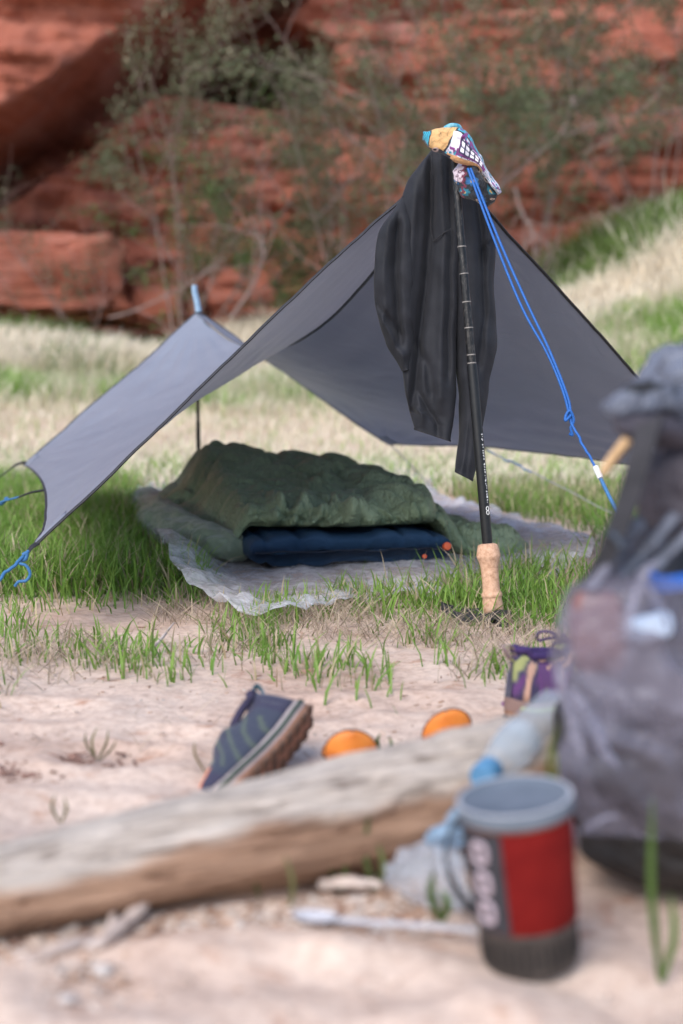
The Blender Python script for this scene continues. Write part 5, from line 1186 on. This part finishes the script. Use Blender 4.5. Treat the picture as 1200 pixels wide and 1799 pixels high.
# ================================================================== SHRUBS BELOW THE CLIFF
LEAF = tinted('shrub_leaf', .65, .3, spec=.2)
BARK = noisy('shrub_bark', (.14, .09, .075), (.24, .17, .15), 14, .9, .5, .01)
PALEBARK = noisy('pale_bark', (.17, .12, .105), (.27, .205, .185), 14, .9, .5, .01)
def shrub(label, name, base, height, spread, seed, nstem=7, leafn=2600, hue=(.10, .115, .065), leaf=.030, bark=None, lean=0.0, plume=.35, bare=.25):
    r = np.random.default_rng(seed); base = np.asarray(base, float); base[2] = gz(base[0], base[1]) - .05
    t = thing(name, label, 'shrub', tuple(base), 'shrubs along the foot of the cliff'); segs = []; tips = []
    def grow(p, d, L, rad, lvl):
        n = 9; P = [p]; dd = unit(d)
        for k in range(n):
            dd = unit(dd + r.normal(0, .12, 3) + np.array([0, 0, .05 if lvl < 2 else -.03])); P.append(P[-1] + dd * L / n)
        P = np.array(P); segs.append((P, np.linspace(rad, rad * .45, n + 1), lvl))
        if lvl == 2:
            tips.append(P)
            return
        kids = r.integers(3, 6) if lvl == 0 else r.integers(2, 5)
        for k in range(kids):
            i = int(r.uniform(.28, 1.0) * n); nd = unit(unit(P[min(i + 1, n)] - P[i]) + r.normal(0, .5, 3) * np.array([1, .8, .7])); grow(P[i], nd, L * r.uniform(.38, .6), rad * .55, lvl + 1)
        tips.append(P[n // 2:])
    for k in range(nstem):
        a = 2 * pi * (k + r.random() * .6) / nstem; d = np.array([cos(a) * spread + lean, sin(a) * spread * .7, 1.0]); grow(base + np.array([cos(a), sin(a), 0]) * .10, d, height * r.uniform(.62, .95), .0095 * height / 3 * r.uniform(.7, 1.2), 0)
    pv = [tube(P, R, 5, False) for P, R, l in segs if l < 2]; pv2 = [tube(P, R, 4, False) for P, R, l in segs if l == 2]
    v, f = join(pv); link('trunk', v, f, bark or BARK, t); v, f = join(pv2); link('twigs', v, f, bark or BARK, t)['kind'] = 'stuff'
    # leaf sprays along the fine twigs
    leafn = int(leafn * 3.0); fav = r.permutation(len(tips))[:max(6, int(len(tips) * .55))]; ti = fav[r.integers(0, len(fav), leafn)]; pos = np.array([tips[i][min(int(r.uniform(bare, 1.0) * len(tips[i])), len(tips[i]) - 1)] for i in ti]) + r.normal(0, .065 * height / 3, (leafn, 3))
    hz = pos[:, 2] - base[2]; az = r.uniform(0, 2 * pi, leafn); el = r.normal(.5, .5, leafn); D = np.stack([np.cos(az) * np.cos(el), np.sin(az) * np.cos(el), np.sin(el)], -1); S = np.cross(D, r.normal(0, 1, (leafn, 3))); S /= np.linalg.norm(S, axis=1)[:, None]
    L = leaf * .72 * r.uniform(.5, 1.7, leafn)[:, None]; w = L * r.uniform(.20, .42, leafn)[:, None]
    V = np.stack([pos, pos + D * L * .5 + S * w, pos + D * L, pos + D * L * .5 - S * w], 1).reshape(-1, 3)
    g = r.random((leafn, 1)); c = (np.array(hue) * .75 + .25 * np.array([.115, .10, .075])) * 1.25 * (.7 + .6 * g); pl = (r.random(leafn) < plume * sstep(.5 * height, height, hz))[:, None]; c = np.where(pl, np.array([.25, .22, .15]) * (.7 + .6 * g), c)
    link('leaves', V, np.arange(leafn * 4).reshape(-1, 4), LEAF, t, False, np.repeat(c, 4, 0))['kind'] = 'stuff'
def build_shrubs():
    W = lambda px, Y: np.array([(px - CX) / F_PX * Y, Y, 0])
    shrub('tall feathery tamarisk before the dark alcove in the cliff', 'tamarisk', W(330, 17.3), 4.3, .30, 3, 6, 3600, (.10, .12, .060), .055, plume=.5)
    shrub('sparse grey tamarisk nearest the red boulder', 'tamarisk', W(150, 17.4), 2.6, .45, 5, 4, 600, (.085, .105, .060), .05, lean=-.25, plume=.3)
    shrub('bright green leafy bush between the rear tarp peak and the cliff', 'bush', W(420, 17.5), 2.6, .40, 8, 7, 1700, (.075, .135, .035), .05, plume=.12)
    shrub('low green bush on the ledge above the tarp ridge', 'bush', W(520, 18.2), 1.7, .6, 11, 6, 1100, (.075, .12, .035), .05, plume=.1)
    shrub('thin leaning shrub with bare pale stems behind the hung shirt', 'bush', W(640, 17.2), 4.2, .42, 14, 7, 2400, (.105, .125, .065), .055, PALEBARK, lean=.10, plume=.2)
    shrub('wide green shrub with forked pale trunk above the guyline', 'bush', W(905, 17.4), 4.0, .55, 17, 8, 4200, (.095, .125, .060), .055, PALEBARK, lean=.10, plume=.22)
    shrub('tall thicket shrub at the outer end of the green bank', 'bush', W(1130, 18.0), 3.4, .50, 21, 8, 3600, (.10, .12, .065), .055, PALEBARK, lean=-.05, plume=.2)
    shrub('loose shrub with many twigs midway along the cliff', 'bush', W(780, 18.4), 4.6, .42, 27, 7, 3200, (.095, .115, .060), .055, BARK, plume=.25)
    shrub('small bushy clump left of the hung shirt against red rock', 'bush', W(610, 18.6), 2.8, .35, 33, 5, 900, (.085, .12, .040), .05, plume=.1)
    # dead branches lying at the foot of the wall
    def dead(label, pts, rad, twigs=5, seed=1):
        r = np.random.default_rng(seed); P = spline([at(px, py, Y) for px, py, Y in pts], 26); t = thing('dead_branch', label, 'branch', tuple(P[0]), 'dead branches at the foot of the cliff')
        v, f = tube(P, np.linspace(rad, rad * .4, 26), 7); v = v + (.01 * fbm(v * 8, 3, seed))[:, None]; o = link('branch_wood', v, f, PALEBARK, t)
        for k in range(twigs):
            i = r.integers(6, 24); d = unit(P[min(i + 1, 25)] - P[i]) + r.normal(0, .6, 3); Q = [P[i], P[i] + d * .25, P[i] + d * .55 + r.normal(0, .08, 3)]; v, f = tube(spline(Q, 8), np.linspace(rad * .4, rad * .12, 8), 5); link('twig', v, f, PALEBARK, t)
    dead('forked pale branch standing among the reeds behind the tarp ridge', [(405, 560, 16.2), (445, 500, 16.2), (462, 440, 16.3), (440, 380, 16.4)], 0.0193, 6, 3)
    dead('thin grey branch slanting across the ledges beside the hung shirt', [(715, 330, 16.6), (660, 280, 16.8), (600, 225, 17)], 0.0121, 4, 5)
    dead('pale forked branch rising above the bandana over the bank', [(870, 335, 16.4), (940, 275, 16.5), (985, 235, 16.6), (1010, 170, 16.8)], 0.0220, 6, 7)
    dead('tangled dry branch on the ledge at the far end of the bank', [(990, 240, 17), (1060, 215, 17), (1130, 200, 17.1), (1220, 190, 17.2)], 0.0165, 8, 9)
    dead('cluster of pale dry roots hanging over the straw behind the guyline', [(905, 330, 16.2), (915, 370, 16.0), (935, 410, 15.9), (940, 450, 15.8)], 0.0165, 7, 12)
    dead('low grey branch sprawling before the red boulder', [(190, 560, 16.4), (250, 540, 16.5), (330, 500, 16.6), (395, 455, 16.7)], 0.0138, 7, 15)
    # fallen blocks of the wall
    rock = bpy.data.materials['sandstone']
    def boulder(label, c, s, seed):
        n, m = 60, 80; th = np.linspace(.02, pi - .02, n)[:, None]; ph = np.linspace(0, 2 * pi, m, endpoint=False)[None]; D = np.stack([np.sin(th) * np.cos(ph), np.sin(th) * np.sin(ph), np.cos(th) * np.ones_like(ph)], -1); D2 = np.sign(D) * np.abs(D) ** .6
        P = np.asarray(c) + D2 * np.asarray(s) * (1 + .22 * fbm(D * 1.6 + seed, 4, seed) - .05 * np.abs(fbm(D * np.array([2, 2, 9]) + seed, 3, seed + 4)))[..., None]; v, f = loft(P); tag(link('boulder', v, f, rock), label, 'boulder')
    boulder('large rounded red boulder at the foot of the cliff near the sloping tarp', at(75, 490, 18.6), (1.15, .7, .55), 4)
    boulder('smaller red block behind the rear tarp peak', at(285, 530, 18.8), (.6, .5, .35), 9)
build_shrubs()
